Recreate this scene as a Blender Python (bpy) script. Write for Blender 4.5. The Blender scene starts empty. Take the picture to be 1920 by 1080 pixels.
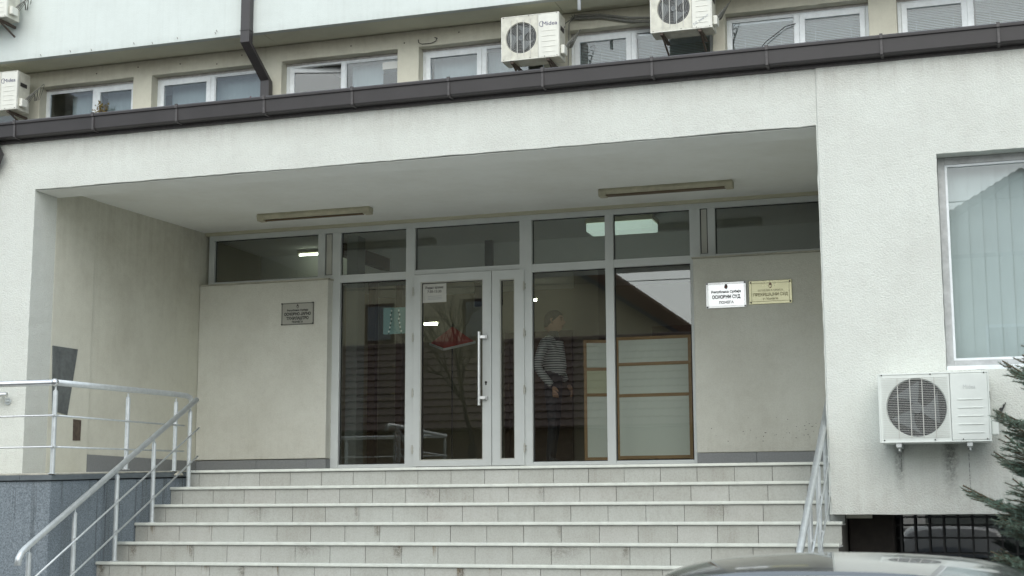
import bpy, bmesh, math, random
from mathutils import Vector, Matrix, noise
random.seed(11)
SC = bpy.context.scene
COL = SC.collection
R = math.radians

# ------------------------------------------------------------------ camera
def make_camera():
    cd = bpy.data.cameras.new('camera'); co = bpy.data.objects.new('camera', cd); COL.objects.link(co)
    yaw, pit, rol = R(17.9016), R(8.7149), R(-0.1976)
    fw = Vector((-math.sin(yaw)*math.cos(pit), math.cos(yaw)*math.cos(pit), math.sin(pit)))
    rt = Vector((math.cos(yaw), math.sin(yaw), 0)); up = rt.cross(fw)
    r2 = rt*math.cos(rol)+up*math.sin(rol); u2 = -rt*math.sin(rol)+up*math.cos(rol)
    m = Matrix((r2, u2, -fw)).transposed().to_4x4()
    m.translation = Vector((0, -12.12, -0.433))
    co.matrix_world = m
    cd.sensor_width = 36; cd.lens = 2757.28/1920*36
    cd.clip_start = 0.05; cd.clip_end = 600
    cd.dof.use_dof = True; cd.dof.focus_distance = 14.0; cd.dof.aperture_fstop = 5.0
    SC.camera = co
make_camera()

# ------------------------------------------------------------------ sky, sun, exposure
W = bpy.data.worlds.new('World'); SC.world = W; W.use_nodes = True
nt = W.node_tree; bg = nt.nodes['Background']
sky = nt.nodes.new('ShaderNodeTexSky'); sky.sky_type = 'NISHITA'; sky.sun_disc = False
sky.sun_elevation = R(40); sky.sun_rotation = R(160); sky.air_density = 1.0; sky.dust_density = 2.0; sky.ozone_density = 1.0
hs = nt.nodes.new('ShaderNodeHueSaturation'); hs.inputs['Saturation'].default_value = 0.72
nt.links.new(sky.outputs[0], hs.inputs['Color']); # cloud deck: the clear sky is veiled by an even grey layer
veil = nt.nodes.new('ShaderNodeMix'); veil.data_type = 'RGBA'; veil.inputs[0].default_value = 0.6; veil.inputs[7].default_value = (4.55, 5.2, 5.6, 1)
nt.links.new(hs.outputs[0], veil.inputs[6]); nt.links.new(veil.outputs[2], bg.inputs['Color'])
bg.inputs['Strength'].default_value = 0.15
sl = bpy.data.lights.new('sun', 'SUN'); sl.energy = 0.78; sl.angle = R(70); sl.color = (1.0, 0.99, 0.89)
so = bpy.data.objects.new('sun', sl); COL.objects.link(so)
d = Vector((0.08, -0.80, 0.62)).normalized()
so.rotation_euler = d.to_track_quat('Z', 'Y').to_euler()
SC.view_settings.view_transform = 'Standard'; SC.view_settings.look = 'None'
SC.view_settings.exposure = 0.80; SC.view_settings.gamma = 1.0
SC.cycles.max_bounces = 10; SC.cycles.transparent_max_bounces = 24; SC.cycles.glossy_bounces = 5
SC.cycles.use_denoising = True; SC.cycles.caustics_reflective = False; SC.cycles.sample_clamp_indirect = 4

# ------------------------------------------------------------------ materials
MATS = {}
def nodes(m):
    m.use_nodes = True; t = m.node_tree; return t, t.nodes['Principled BSDF']
def N(t, typ, **kw):
    n = t.nodes.new(typ)
    for k, v in kw.items():
        if k in n.inputs: n.inputs[k].default_value = v
        else: setattr(n, k, v)
    return n
def rgb(c): return (c[0], c[1], c[2], 1)
def mat(name, col, rough=0.6, metal=0.0, spec=0.5, var=0.0, scale=6.0, bump=0.0, bscale=60.0, coat=0.0, emit=None, es=0.0):
    m = bpy.data.materials.new(name); t, b = nodes(m); MATS[name] = m
    b.inputs['Base Color'].default_value = rgb(col); b.inputs['Roughness'].default_value = rough
    b.inputs['Metallic'].default_value = metal; b.inputs['Specular IOR Level'].default_value = spec
    b.inputs['Coat Weight'].default_value = coat
    tc = N(t, 'ShaderNodeTexCoord')
    if var > 0:
        n = N(t, 'ShaderNodeTexNoise', Scale=scale, Detail=6.0, Roughness=0.6)
        t.links.new(tc.outputs['Object'], n.inputs['Vector'])
        mx = N(t, 'ShaderNodeMix', data_type='RGBA')
        mr = N(t, 'ShaderNodeMapRange'); mr.inputs[1].default_value = 0.3; mr.inputs[2].default_value = 0.7
        t.links.new(n.outputs[0], mr.inputs[0]); t.links.new(mr.outputs[0], mx.inputs[0])
        mx.inputs[6].default_value = rgb([c*(1-var) for c in col]); mx.inputs[7].default_value = rgb([min(1, c*(1+var*0.5)) for c in col])
        t.links.new(mx.outputs[2], b.inputs['Base Color'])
        if metal > 0 or rough < .5:
            r2 = N(t, 'ShaderNodeMapRange'); r2.inputs[3].default_value = rough*0.8; r2.inputs[4].default_value = min(1, rough*1.3)
            t.links.new(n.outputs[0], r2.inputs[0]); t.links.new(r2.outputs[0], b.inputs['Roughness'])
    if bump > 0:
        n2 = N(t, 'ShaderNodeTexNoise', Scale=bscale, Detail=4.0, Roughness=0.65)
        t.links.new(tc.outputs['Object'], n2.inputs['Vector'])
        bp = N(t, 'ShaderNodeBump', Strength=bump, Distance=0.01)
        t.links.new(n2.outputs[0], bp.inputs['Height']); t.links.new(bp.outputs[0], b.inputs['Normal'])
    if emit:
        b.inputs['Emission Color'].default_value = rgb(emit); b.inputs['Emission Strength'].default_value = es
    return m

def plaster(name, col, dirt, grain=1.0, bands=(), streaks=0.0, patch=0.35, fine=0.18):
    """rough painted render: trowel grain, blotches, dirt and darker bands in z and vertical runs."""
    m = bpy.data.materials.new(name); t, b = nodes(m); MATS[name] = m
    b.inputs['Roughness'].default_value = 0.9; b.inputs['Specular IOR Level'].default_value = 0.25
    tc = N(t, 'ShaderNodeTexCoord'); L = t.links.new
    big = N(t, 'ShaderNodeTexNoise', Scale=1.3, Detail=7.0, Roughness=0.62); L(tc.outputs['Object'], big.inputs['Vector'])
    med = N(t, 'ShaderNodeTexNoise', Scale=9.0, Detail=6.0, Roughness=0.7); L(tc.outputs['Object'], med.inputs['Vector'])
    grn = N(t, 'ShaderNodeTexNoise', Scale=75.0, Detail=3.0, Roughness=0.6); L(tc.outputs['Object'], grn.inputs['Vector'])
    mp = N(t, 'ShaderNodeMapping'); mp.inputs['Scale'].default_value = (9, 9, 0.35); L(tc.outputs['Object'], mp.inputs['Vector'])
    run = N(t, 'ShaderNodeTexNoise', Scale=1.6, Detail=6.0, Roughness=0.7); L(mp.outputs[0], run.inputs['Vector'])
    def rng(src, a, bb, lo=0.0, hi=1.0):
        r = N(t, 'ShaderNodeMapRange'); r.inputs[1].default_value = a; r.inputs[2].default_value = bb
        r.inputs[3].default_value = lo; r.inputs[4].default_value = hi; L(src, r.inputs[0]); return r.outputs[0]
    def mth(op, a, bb):
        n = N(t, 'ShaderNodeMath', operation=op)
        for i, v in enumerate((a, bb)):
            if isinstance(v, (int, float)): n.inputs[i].default_value = v
            else: L(v, n.inputs[i])
        return n.outputs[0]
    f = mth('MULTIPLY', rng(big.outputs[0], 0.42, 0.72), patch)
    f = mth('ADD', f, mth('MULTIPLY', rng(med.outputs[0], 0.45, 0.75), patch*0.45))
    f = mth('ADD', f, mth('MULTIPLY', rng(grn.outputs[0], 0.4, 0.75), fine))
    if streaks: f = mth('ADD', f, mth('MULTIPLY', rng(run.outputs[0], 0.5, 0.8), streaks))
    sep = N(t, 'ShaderNodeSeparateXYZ'); L(tc.outputs['Object'], sep.inputs[0])
    for (z0, z1, amt) in bands:      # amount at z0 fading to nothing at z1
        g = rng(sep.outputs[2], z0, z1, amt, 0.0)
        g = mth('MULTIPLY', g, rng(run.outputs[0], 0.25, 0.7, 0.35, 1.3)); g = mth('MULTIPLY', g, rng(med.outputs[0], 0.25, 0.65, 0.6, 1.1)); f = mth('ADD', f, g)
    cl = N(t, 'ShaderNodeClamp'); L(f, cl.inputs[0])
    mx = N(t, 'ShaderNodeMix', data_type='RGBA'); L(cl.outputs[0], mx.inputs[0])
    mx.inputs[6].default_value = rgb(col); mx.inputs[7].default_value = rgb(dirt); L(mx.outputs[2], b.inputs['Base Color'])
    hsum = mth('ADD', grn.outputs[0], mth('MULTIPLY', med.outputs[0], 0.8))
    bp = N(t, 'ShaderNodeBump', Strength=0.5*grain, Distance=0.012); L(hsum, bp.inputs['Height']); L(bp.outputs[0], b.inputs['Normal'])
    return m

plaster('facade_plaster', (0.74, 0.765, 0.715), (0.44, 0.42, 0.38), 1.35, bands=((3.42, 2.98, 0.55), (-0.52, 0.35, 0.30)), streaks=0.08, patch=0.20, fine=0.22)
plaster('upper_plaster', (0.71, 0.765, 0.74), (0.46, 0.49, 0.46), 0.6, bands=((6.12, 6.26, 0.25),), streaks=0.16, patch=0.18, fine=0.08)
plaster('window_wall_plaster', (0.66, 0.645, 0.54), (0.38, 0.355, 0.29), 0.6, bands=((6.16, 5.80, 0.35),), streaks=0.05, patch=0.30, fine=0.1)  # band: second tone thickens towards the top of the wall
plaster('soffit_plaster', (0.72, 0.72, 0.59), (0.52, 0.50, 0.39), 0.5, patch=0.3, fine=0.1)
plaster('porch_plaster', (0.75, 0.75, 0.68), (0.50, 0.485, 0.415), 0.7, bands=((0.02, 0.7, 0.36),), streaks=0.08, patch=0.36, fine=0.22)
plaster('porch_side_plaster', (0.72, 0.715, 0.62), (0.48, 0.46, 0.38), 0.5, bands=((2.9, 1.7, 0.40),), streaks=0.12, patch=0.40, fine=0.14)  # band: tone darkens upwards to the ceiling
plaster('ceiling_plaster', (0.85, 0.865, 0.83), (0.66, 0.65, 0.58), 0.45, patch=0.30, fine=0.05)
plaster('ceiling_trim', (0.58, 0.56, 0.43), (0.42, 0.40, 0.31), 0.35, patch=0.2, fine=0.05)
plaster('house_plaster', (0.78, 0.68, 0.46), (0.56, 0.49, 0.33), 0.5, patch=0.3)
plaster('yard_wall', (0.22, 0.16, 0.11), (0.14, 0.11, 0.08), 0.6, patch=0.4, streaks=0.2)
mat('brown_metal', (0.052, 0.047, 0.048), 0.42, 0.0, 0.5, var=0.15, scale=3, bump=0.03, bscale=8)
mat('dark_metal', (0.03, 0.028, 0.028), 0.5)
mat('bracket_metal', (0.085, 0.078, 0.078), 0.5, var=0.3, scale=40)
mat('pvc_white', (0.86, 0.90, 0.92), 0.35, var=0.12, scale=9)
mat('pvc_dull', (0.58, 0.56, 0.55), 0.5, var=0.25, scale=14)
mat('pvc_grey', (0.50, 0.51, 0.51), 0.5, var=0.22, scale=14)
mat('aluminium_paint', (0.69, 0.72, 0.71), 0.42, var=0.05, scale=4)
mat('aluminium_dull', (0.55, 0.55, 0.50), 0.5, var=0.05, scale=4)  # greyer aluminium for infill panels, door beads and hinges
mat('rubber', (0.02, 0.02, 0.02), 0.7)
mat('steel', (0.66, 0.69, 0.69), 0.36, 0.55, var=0.12, scale=18, bump=0.05, bscale=120)
mat('steel_bright', (0.72, 0.73, 0.73), 0.28, 0.9, var=0.1, scale=20)
plaster('stair_tile', (0.435, 0.445, 0.412), (0.25, 0.235, 0.20), 0.25, streaks=0.22, patch=0.30, fine=0.35)
plaster('stair_tile_pale', (0.455, 0.462, 0.43), (0.27, 0.25, 0.215), 0.25, streaks=0.18, patch=0.30, fine=0.35)
plaster('stair_tile_dull', (0.42, 0.427, 0.393), (0.24, 0.225, 0.19), 0.25, streaks=0.26, patch=0.35, fine=0.35)
mat('nosing_strip', (0.62, 0.64, 0.58), 0.45, var=0.12, scale=11)
mat('tread_stone', (0.62, 0.62, 0.60), 0.7, var=0.1, scale=30)
mat('grout', (0.09, 0.085, 0.075), 0.9)
mat('stain', (0.27, 0.225, 0.16), 0.9, var=0.5, scale=30)
mat('skirting_stone', (0.25, 0.26, 0.265), 0.55, var=0.12, scale=80)
mat('cap_stone', (0.13, 0.15, 0.16), 0.6, var=0.2, scale=12)
mat('light_cement', (0.52, 0.50, 0.42), 0.9, var=0.3, scale=9, bump=0.4)
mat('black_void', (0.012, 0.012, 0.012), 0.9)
mat('wire_black', (0.02, 0.02, 0.02), 0.6)
mat('cable_grey', (0.20, 0.20, 0.18), 0.7, var=0.3, scale=40)
mat('cellar_wall', (0.030, 0.024, 0.020), 0.85, var=0.4, scale=10)  # dark brown paint, pushed near black to hold the shade of the recess
mat('iron_grille', (0.012, 0.012, 0.013), 0.5)
mat('ac_white', (0.79, 0.83, 0.79), 0.45, var=0.07, scale=5)
mat('ac_cream', (0.66, 0.65, 0.56), 0.5, var=0.22, scale=9)
mat('ac_old_white', (0.76, 0.76, 0.69), 0.5, var=0.10, scale=8)
mat('ac_grille_wire', (0.62, 0.62, 0.58), 0.5)
mat('fin_grey', (0.05, 0.054, 0.056), 0.6, var=0.3, scale=50)
mat('fan_blade', (0.14, 0.155, 0.16), 0.5)
mat('print_blue', (0.05, 0.05, 0.14), 0.6)
mat('print_faint', (0.35, 0.38, 0.42), 0.6)
mat('print_grey', (0.60, 0.63, 0.62), 0.6)
mat('bracket_rust', (0.12, 0.09, 0.07), 0.7, var=0.5, scale=20)
mat('plate_silver', (0.50, 0.50, 0.46), 0.35, 0.5, var=0.05, scale=3)
mat('plate_white', (0.92, 0.93, 0.94), 0.18, 0.45)
mat('plate_brass', (0.74, 0.71, 0.46), 0.25, 0.3, var=0.05, scale=3)
mat('ink', (0.03, 0.03, 0.03), 0.7)
mat('ink_brown', (0.20, 0.17, 0.08), 0.7)
mat('emblem_red', (0.24, 0.10, 0.09), 0.6)
mat('emblem_dark', (0.06, 0.045, 0.05), 0.6)
mat('rim_grey', (0.20, 0.20, 0.18), 0.5)
mat('paper', (0.62, 0.62, 0.58), 0.8)
mat('paper_bright', (0.82, 0.83, 0.80), 0.8)
mat('poster_teal', (0.23, 0.38, 0.38), 0.6, var=0.08, scale=12)
mat('lamp_cream', (0.52, 0.49, 0.36), 0.5, var=0.2, scale=8)
mat('lamp_louvre', (0.14, 0.10, 0.06), 0.5)
mat('panel_grey', (0.155, 0.17, 0.17), 0.6, var=0.35, scale=12, bump=0.3, bscale=20)
mat('hall_wall', (0.36, 0.33, 0.26), 0.8, var=0.05, scale=2)
mat('hall_ceiling', (0.80, 0.82, 0.80), 0.8)
mat('column_grey', (0.30, 0.32, 0.31), 0.7, var=0.06, scale=3)
mat('hall_floor', (0.22, 0.18, 0.15), 0.35, var=0.15, scale=3)
mat('hall_wood', (0.115, 0.072, 0.045), 0.45, var=0.3, scale=5)
mat('board_wood', (0.42, 0.25, 0.11), 0.5, var=0.15, scale=8)
mat('board_panel', (0.88, 0.91, 0.86), 0.7)
mat('board_panel_cream', (0.74, 0.74, 0.54), 0.7)
mat('curtain', (0.40, 0.45, 0.46), 0.8, var=0.06, scale=3)
mat('curtain_dark', (0.10, 0.11, 0.115), 0.8)
mat('blind_slat', (0.62, 0.67, 0.66), 0.5)
mat('blind_fabric', (0.62, 0.66, 0.63), 0.7, var=0.05, scale=3)
mat('skin', (0.46, 0.27, 0.18), 0.55)
mat('hair', (0.06, 0.045, 0.03), 0.8, bump=0.4, bscale=150)
mat('trousers', (0.022, 0.024, 0.03), 0.8)
mat('shoe', (0.02, 0.02, 0.02), 0.4)
mat('red_cloth', (0.62, 0.11, 0.09), 0.7, var=0.1, scale=6)
mat('white_cloth', (0.8, 0.8, 0.8), 0.7)
mat('roof_tile', (0.15, 0.10, 0.085), 0.75, var=0.35, scale=7, bump=0.3, bscale=30)
mat('roof_tile_old', (0.19, 0.105, 0.07), 0.8, var=0.35, scale=9, bump=0.3, bscale=30)
mat('fascia_blue', (0.12, 0.15, 0.17), 0.6, var=0.2)
mat('asphalt', (0.05, 0.05, 0.052), 0.9, var=0.3, scale=3, bump=0.6, bscale=150)
mat('pavement', (0.42, 0.42, 0.40), 0.9, var=0.2, scale=4, bump=0.3, bscale=60)
mat('kerb', (0.36, 0.355, 0.34), 0.85, var=0.2, scale=5)
mat('bark', (0.10, 0.07, 0.05), 0.9, var=0.4, scale=20, bump=0.8, bscale=40)
mat('twig_bark', (0.13, 0.095, 0.06), 0.9)
mat('bare_bark', (0.035, 0.028, 0.024), 0.9)
mat('leaf_autumn', (0.20, 0.15, 0.04), 0.7)
mat('leaf_red', (0.22, 0.05, 0.06), 0.7)
mat('leaf_dark', (0.05, 0.07, 0.03), 0.7)
mat('terracotta', (0.35, 0.15, 0.08), 0.8)
mat('car_paint', (0.20, 0.205, 0.215), 0.22, 0.55, coat=1.0, var=0.02, scale=2)
mat('car_glass', (0.02, 0.023, 0.027), 0.04, 0.0, 1.0, coat=1.0)
mat('tyre', (0.02, 0.02, 0.02), 0.8)
mat('rim', (0.5, 0.5, 0.52), 0.3, 0.9)
mat('tail_red', (0.35, 0.02, 0.02), 0.2, coat=1.0)
mat('tube_lit', (1, 1, 0.95), 0.5, emit=(0.9, 1.0, 0.82), es=30.0)
mat('tube_lit_soft', (1, 1, 0.95), 0.5, emit=(0.9, 1.0, 0.82), es=3.0)
mat('diffuser_pale', (0.60, 0.80, 0.70), 0.5, emit=(0.74, 0.93, 0.84), es=0.30)
def mat_needles():
    m = bpy.data.materials.new('spruce_needles'); t, b = nodes(m); MATS['spruce_needles'] = m
    tc = N(t, 'ShaderNodeTexCoord'); n = N(t, 'ShaderNodeTexNoise', Scale=7.0, Detail=3.0); t.links.new(tc.outputs['Object'], n.inputs['Vector'])
    cr = N(t, 'ShaderNodeValToRGB'); cr.color_ramp.elements[0].position = 0.3; cr.color_ramp.elements[1].position = 0.7
    cr.color_ramp.elements[0].color = (0.085, 0.14, 0.10, 1); cr.color_ramp.elements[1].color = (0.26, 0.36, 0.29, 1)
    t.links.new(n.outputs[0], cr.inputs[0]); t.links.new(cr.outputs[0], b.inputs['Base Color']); b.inputs['Roughness'].default_value = 0.6
mat_needles()
def mat_glass(name, r0, tint):
    m = bpy.data.materials.new(name); m.use_nodes = True; t = m.node_tree; t.nodes.clear(); MATS[name] = m
    o = N(t, 'ShaderNodeOutputMaterial'); lw = N(t, 'ShaderNodeLayerWeight', Blend=0.5)
    p = N(t, 'ShaderNodeMath', operation='POWER'); p.inputs[1].default_value = 5
    q = N(t, 'ShaderNodeMath', operation='MULTIPLY_ADD'); q.inputs[1].default_value = 1-r0; q.inputs[2].default_value = r0
    g = N(t, 'ShaderNodeBsdfGlossy', Roughness=0.0); tr = N(t, 'ShaderNodeBsdfTransparent'); tr.inputs['Color'].default_value = rgb(tint)
    mx = N(t, 'ShaderNodeMixShader'); L = t.links.new
    L(lw.outputs['Facing'], p.inputs[0]); L(p.outputs[0], q.inputs[0]); L(q.outputs[0], mx.inputs[0]); L(tr.outputs[0], mx.inputs[1]); L(g.outputs[0], mx.inputs[2]); L(mx.outputs[0], o.inputs[0])
mat_glass('glass_door', 0.083, (0.93, 0.95, 0.93))
mat_glass('glass_window', 0.062, (0.93, 0.96, 0.97))
def mat_granite():
    m = bpy.data.materials.new('terrazzo_grey'); t, b = nodes(m); MATS['terrazzo_grey'] = m; L = t.links.new
    tc = N(t, 'ShaderNodeTexCoord')
    v = N(t, 'ShaderNodeTexNoise', Scale=90.0, Detail=3.0, Roughness=0.8); L(tc.outputs['Object'], v.inputs['Vector'])
    cr = N(t, 'ShaderNodeValToRGB'); cr.color_ramp.elements[0].position = 0.36; cr.color_ramp.elements[1].position = 0.66
    cr.color_ramp.elements[0].color = (0.105, 0.13, 0.15, 1); cr.color_ramp.elements[1].color = (0.30, 0.34, 0.37, 1); L(v.outputs[0], cr.inputs[0])
    mp = N(t, 'ShaderNodeMapping'); mp.inputs['Scale'].default_value = (14, 14, 0.5); L(tc.outputs['Object'], mp.inputs['Vector'])
    run = N(t, 'ShaderNodeTexNoise', Scale=1.0, Detail=5.0, Roughness=0.7); L(mp.outputs[0], run.inputs['Vector'])
    r = N(t, 'ShaderNodeMapRange'); r.inputs[1].default_value = 0.54; r.inputs[2].default_value = 0.66; L(run.outputs[0], r.inputs[0])
    sep = N(t, 'ShaderNodeSeparateXYZ'); L(tc.outputs['Object'], sep.inputs[0])
    z = N(t, 'ShaderNodeMapRange'); z.inputs[1].default_value = -1.3; z.inputs[2].default_value = -0.15; z.inputs[3].default_value = 0.15; z.inputs[4].default_value = 0.75; L(sep.outputs[2], z.inputs[0])
    mu = N(t, 'ShaderNodeMath', operation='MULTIPLY'); L(r.outputs[0], mu.inputs[0]); L(z.outputs[0], mu.inputs[1])
    mx = N(t, 'ShaderNodeMix', data_type='RGBA'); L(mu.outputs[0], mx.inputs[0]); L(cr.outputs[0], mx.inputs[6]); mx.inputs[7].default_value = (0.035, 0.042, 0.042, 1)
    L(mx.outputs[2], b.inputs['Base Color']); b.inputs['Roughness'].default_value = 0.7
mat_granite()
def mat_stripes():
    m = bpy.data.materials.new('striped_jersey'); t, b = nodes(m); MATS['striped_jersey'] = m; L = t.links.new
    tc = N(t, 'ShaderNodeTexCoord'); sep = N(t, 'ShaderNodeSeparateXYZ'); L(tc.outputs['Object'], sep.inputs[0])
    a = N(t, 'ShaderNodeMath', operation='MULTIPLY'); a.inputs[1].default_value = 36.0; L(sep.outputs[2], a.inputs[0])
    f = N(t, 'ShaderNodeMath', operation='FRACT'); L(a.outputs[0], f.inputs[0])
    g = N(t, 'ShaderNodeMath', operation='GREATER_THAN'); g.inputs[1].default_value = 0.62; L(f.outputs[0], g.inputs[0])
    mx = N(t, 'ShaderNodeMix', data_type='RGBA'); L(g.outputs[0], mx.inputs[0]); mx.inputs[6].default_value = (0.62, 0.62, 0.62, 1); mx.inputs[7].default_value = (0.05, 0.06, 0.08, 1)
    L(mx.outputs[2], b.inputs['Base Color']); b.inputs['Roughness'].default_value = 0.85
mat_stripes()

# ------------------------------------------------------------------ helpers
class MB:
    def __init__(s): s.v = []; s.f = []
    def add(s, vs, fs):
        o = len(s.v); s.v += [tuple(v) for v in vs]; s.f += [tuple(i+o for i in f) for f in fs]; return s
    def box(s, x0, x1, y0, y1, z0, z1):
        v = [(x0,y0,z0),(x1,y0,z0),(x1,y1,z0),(x0,y1,z0),(x0,y0,z1),(x1,y0,z1),(x1,y1,z1),(x0,y1,z1)]
        return s.add(v, [(0,3,2,1),(4,5,6,7),(0,1,5,4),(1,2,6,5),(2,3,7,6),(3,0,4,7)])
    def bar(s, p, q, w, h, up=(0,0,1)):
        p = Vector(p); q = Vector(q); d = (q-p).normalized(); a = d.cross(Vector(up)).normalized()*w/2; b = a.cross(d).normalized()*h/2
        v = [p-a-b, p+a-b, p+a+b, p-a+b, q-a-b, q+a-b, q+a+b, q-a+b]
        return s.add(v, [(0,1,2,3),(7,6,5,4),(0,4,5,1),(1,5,6,2),(2,6,7,3),(3,7,4,0)])
    def tube(s, pts, r, n=10, caps=True):
        pts = [Vector(p) for p in pts]; rs = r if isinstance(r, (list, tuple)) else [r]*len(pts); o = len(s.v)
        prev = None
        for i, p in enumerate(pts):
            t = (pts[min(i+1, len(pts)-1)]-pts[max(i-1, 0)]).normalized()
            if prev is None:
                a = t.cross(Vector((0,0,1)));  a = a if a.length > 0.05 else t.cross(Vector((1,0,0)))
            else: a = prev-t*prev.dot(t)
            a.normalize(); prev = a; b = t.cross(a)
            for k in range(n):
                an = 2*math.pi*k/n; q = p+(a*math.cos(an)+b*math.sin(an))*rs[i]; s.v.append(tuple(q))
        m = len(pts)
        for i in range(m-1):
            for k in range(n):
                s.f.append((o+i*n+k, o+i*n+(k+1)%n, o+(i+1)*n+(k+1)%n, o+(i+1)*n+k))
        if caps:
            s.f.append(tuple(o+k for k in reversed(range(n)))); s.f.append(tuple(o+(m-1)*n+k for k in range(n)))
        return s
    def prism(s, poly, a0, a1, axis='x'):
        """closed 2D outline extruded along an axis; poly gives the two other coordinates in order."""
        n = len(poly); vs = []
        for a in (a0, a1):
            for (u, w) in poly:
                vs.append({'x': (a, u, w), 'y': (u, a, w), 'z': (u, w, a)}[axis])
        fs = [tuple(range(n)), tuple(reversed(range(n, 2*n)))]+[(i, i+n, (i+1) % n+n, (i+1) % n) for i in range(n)]
        return s.add(vs, fs)
    def build(s, name, m, parent=None, smooth=False, bevel=0.0, label=None, fix=True):
        me = bpy.data.meshes.new(name); me.from_pydata(s.v, [], s.f)
        if fix:
            bm = bmesh.new(); bm.from_mesh(me); bmesh.ops.recalc_face_normals(bm, faces=bm.faces); bm.to_mesh(me); bm.free()
        return link(name, me, m, parent, smooth, bevel, label)
def link(name, me, m, parent=None, smooth=False, bevel=0.0, label=None):
    if m is not None and not me.materials: me.materials.append(MATS[m] if isinstance(m, str) else m)
    if smooth:
        for p in me.polygons: p.use_smooth = True
    o = bpy.data.objects.new(name, me); COL.objects.link(o)
    if parent is not None:
        o.parent = parent
        if parent.type == 'EMPTY' and parent.parent is None: o.location = -Vector(parent.location)
    if bevel > 0:
        b = o.modifiers.new('bevel', 'BEVEL'); b.width = bevel; b.segments = 2; b.limit_method = 'ANGLE'; b.angle_limit = R(40)
    if label: o['label'] = label
    return o
def thing(name, label, cat, loc=(0,0,0), group=None):
    o = bpy.data.objects.new(name, None); COL.objects.link(o); o.location = loc; o.empty_display_size = 0.1
    o['label'] = label; o['category'] = cat
    if group: o['group'] = group
    return o
def tag(o, label=None, cat=None, group=None, kind=None):
    for k, v in (('label', label), ('category', cat), ('group', group), ('kind', kind)):
        if v: o[k] = v
    return o
def shared(name, me, loc, parent, m=None, smooth=False):
    o = link(name, me, m, parent, smooth); o.location = Vector(o.location)+Vector(loc); return o
def text_mesh(body, size, ext=0.0008, align='CENTER', bold=0.0, spacing=1.0):
    c = bpy.data.curves.new('t', 'FONT'); c.body = body; c.size = size; c.extrude = ext; c.align_x = align; c.offset = bold
    c.space_character = spacing; c.resolution_u = 3
    o = bpy.data.objects.new('t', c); COL.objects.link(o)
    dg = bpy.context.evaluated_depsgraph_get(); me = bpy.data.meshes.new_from_object(o.evaluated_get(dg))
    bpy.data.objects.remove(o); bpy.data.curves.remove(c); me.materials.clear(); return me
def put_text(name, body, size, pos, m, parent, width=None, bold=0.0, rot=0.0, align='CENTER', yaw=0.0, ext=0.0008, shear=0):
    me = text_mesh(body, size, ext, align, bold)
    xs = [v.co.x for v in me.vertices]; w = max(xs)-min(xs)
    sx = width/w if width else 1.0
    me.transform(Matrix.Translation(Vector(pos)) @ Matrix.Rotation(yaw, 4, 'Z') @ Matrix.Rotation(R(90), 4, 'X') @ Matrix.Rotation(rot, 4, 'Z') @ Matrix.Diagonal((sx, 1, 1, 1)))
    return link(name, me, m, parent)
def plaster_wall(name, xs, zs, holes, y0, y1, m, parent, cell=0.09, jit=0.004, und=0.003, step=None):
    """wall in the xz plane with openings; edges crumble a few millimetres like trowelled render."""
    def grid(lo, hi, extra):
        n = max(1, int(round((hi-lo)/cell))); g = [lo+(hi-lo)*i/n for i in range(n+1)]
        for e in extra:
            if lo < e < hi:
                k = min(range(len(g)), key=lambda i: abs(g[i]-e))
                if 0 < k < len(g)-1: g[k] = e
                else: g.append(e)
        return sorted(set(g))
    X = grid(xs[0], xs[1], [h[0] for h in holes]+[h[1] for h in holes]); Z = grid(zs[0], zs[1], [h[2] for h in holes]+[h[3] for h in holes])
    if step: X = sorted(set(X+[step, step+0.006]))
    nx, nz = len(X)-1, len(Z)-1
    def solid(i, j):
        if i < 0 or j < 0 or i >= nx or j >= nz: return False
        x = (X[i]+X[i+1])/2; z = (Z[j]+Z[j+1])/2
        return not any(h[0] < x < h[1] and h[2] < z < h[3] for h in holes)
    S = [[solid(i, j) for j in range(nz)] for i in range(nx)]
    g = lambda i, j: 0 <= i < nx and 0 <= j < nz and S[i][j]
    idx = {}; V = []; F = []
    def vid(i, j, b):
        k = (i, j, b)
        if k not in idx:
            x, z = X[i], Z[j]; around = [g(i-1, j-1), g(i, j-1), g(i-1, j), g(i, j)]
            edge = not all(around); outer = i in (0, nx) or j in (0, nz)
            if b == 0:
                y = y0+und*noise.noise(Vector((x*1.7, z*1.7, 3)))*2
                if step and x > step+0.003: y -= 0.014
                if edge and not outer:
                    x += jit*noise.noise(Vector((x*9, z*9, 1))); z += jit*noise.noise(Vector((x*9, z*9, 7)))+jit*0.7*noise.noise(Vector((x*2.2, z*2, 9))); y += abs(jit*0.5*noise.noise(Vector((x*15, z*15, 5))))
            else: y = y1
            idx[k] = len(V); V.append((x, y, z))
        return idx[k]
    for i in range(nx):
        for j in range(nz):
            if not S[i][j]: continue
            F.append((vid(i,j,0), vid(i+1,j,0), vid(i+1,j+1,0), vid(i,j+1,0)))
            F.append((vid(i,j,1), vid(i,j+1,1), vid(i+1,j+1,1), vid(i+1,j,1)))
            if not g(i-1, j): F.append((vid(i,j,0), vid(i,j+1,0), vid(i,j+1,1), vid(i,j,1)))
            if not g(i+1, j): F.append((vid(i+1,j,0), vid(i+1,j,1), vid(i+1,j+1,1), vid(i+1,j+1,0)))
            if not g(i, j-1): F.append((vid(i,j,0), vid(i,j,1), vid(i+1,j,1), vid(i+1,j,0)))
            if not g(i, j+1): F.append((vid(i,j+1,0), vid(i+1,j+1,0), vid(i+1,j+1,1), vid(i,j+1,1)))
    mb = MB(); mb.v = V; mb.f = F
    return mb.build(name, m, parent, fix=False, bevel=0.006)

GZ = -2.021          # street level
D = 3.43             # plane of the entrance glazing
RISE, TREAD, YT, NST = 0.1684, 0.30367, 0.897, 12
XS, XE = -7.6, -1.155

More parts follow.
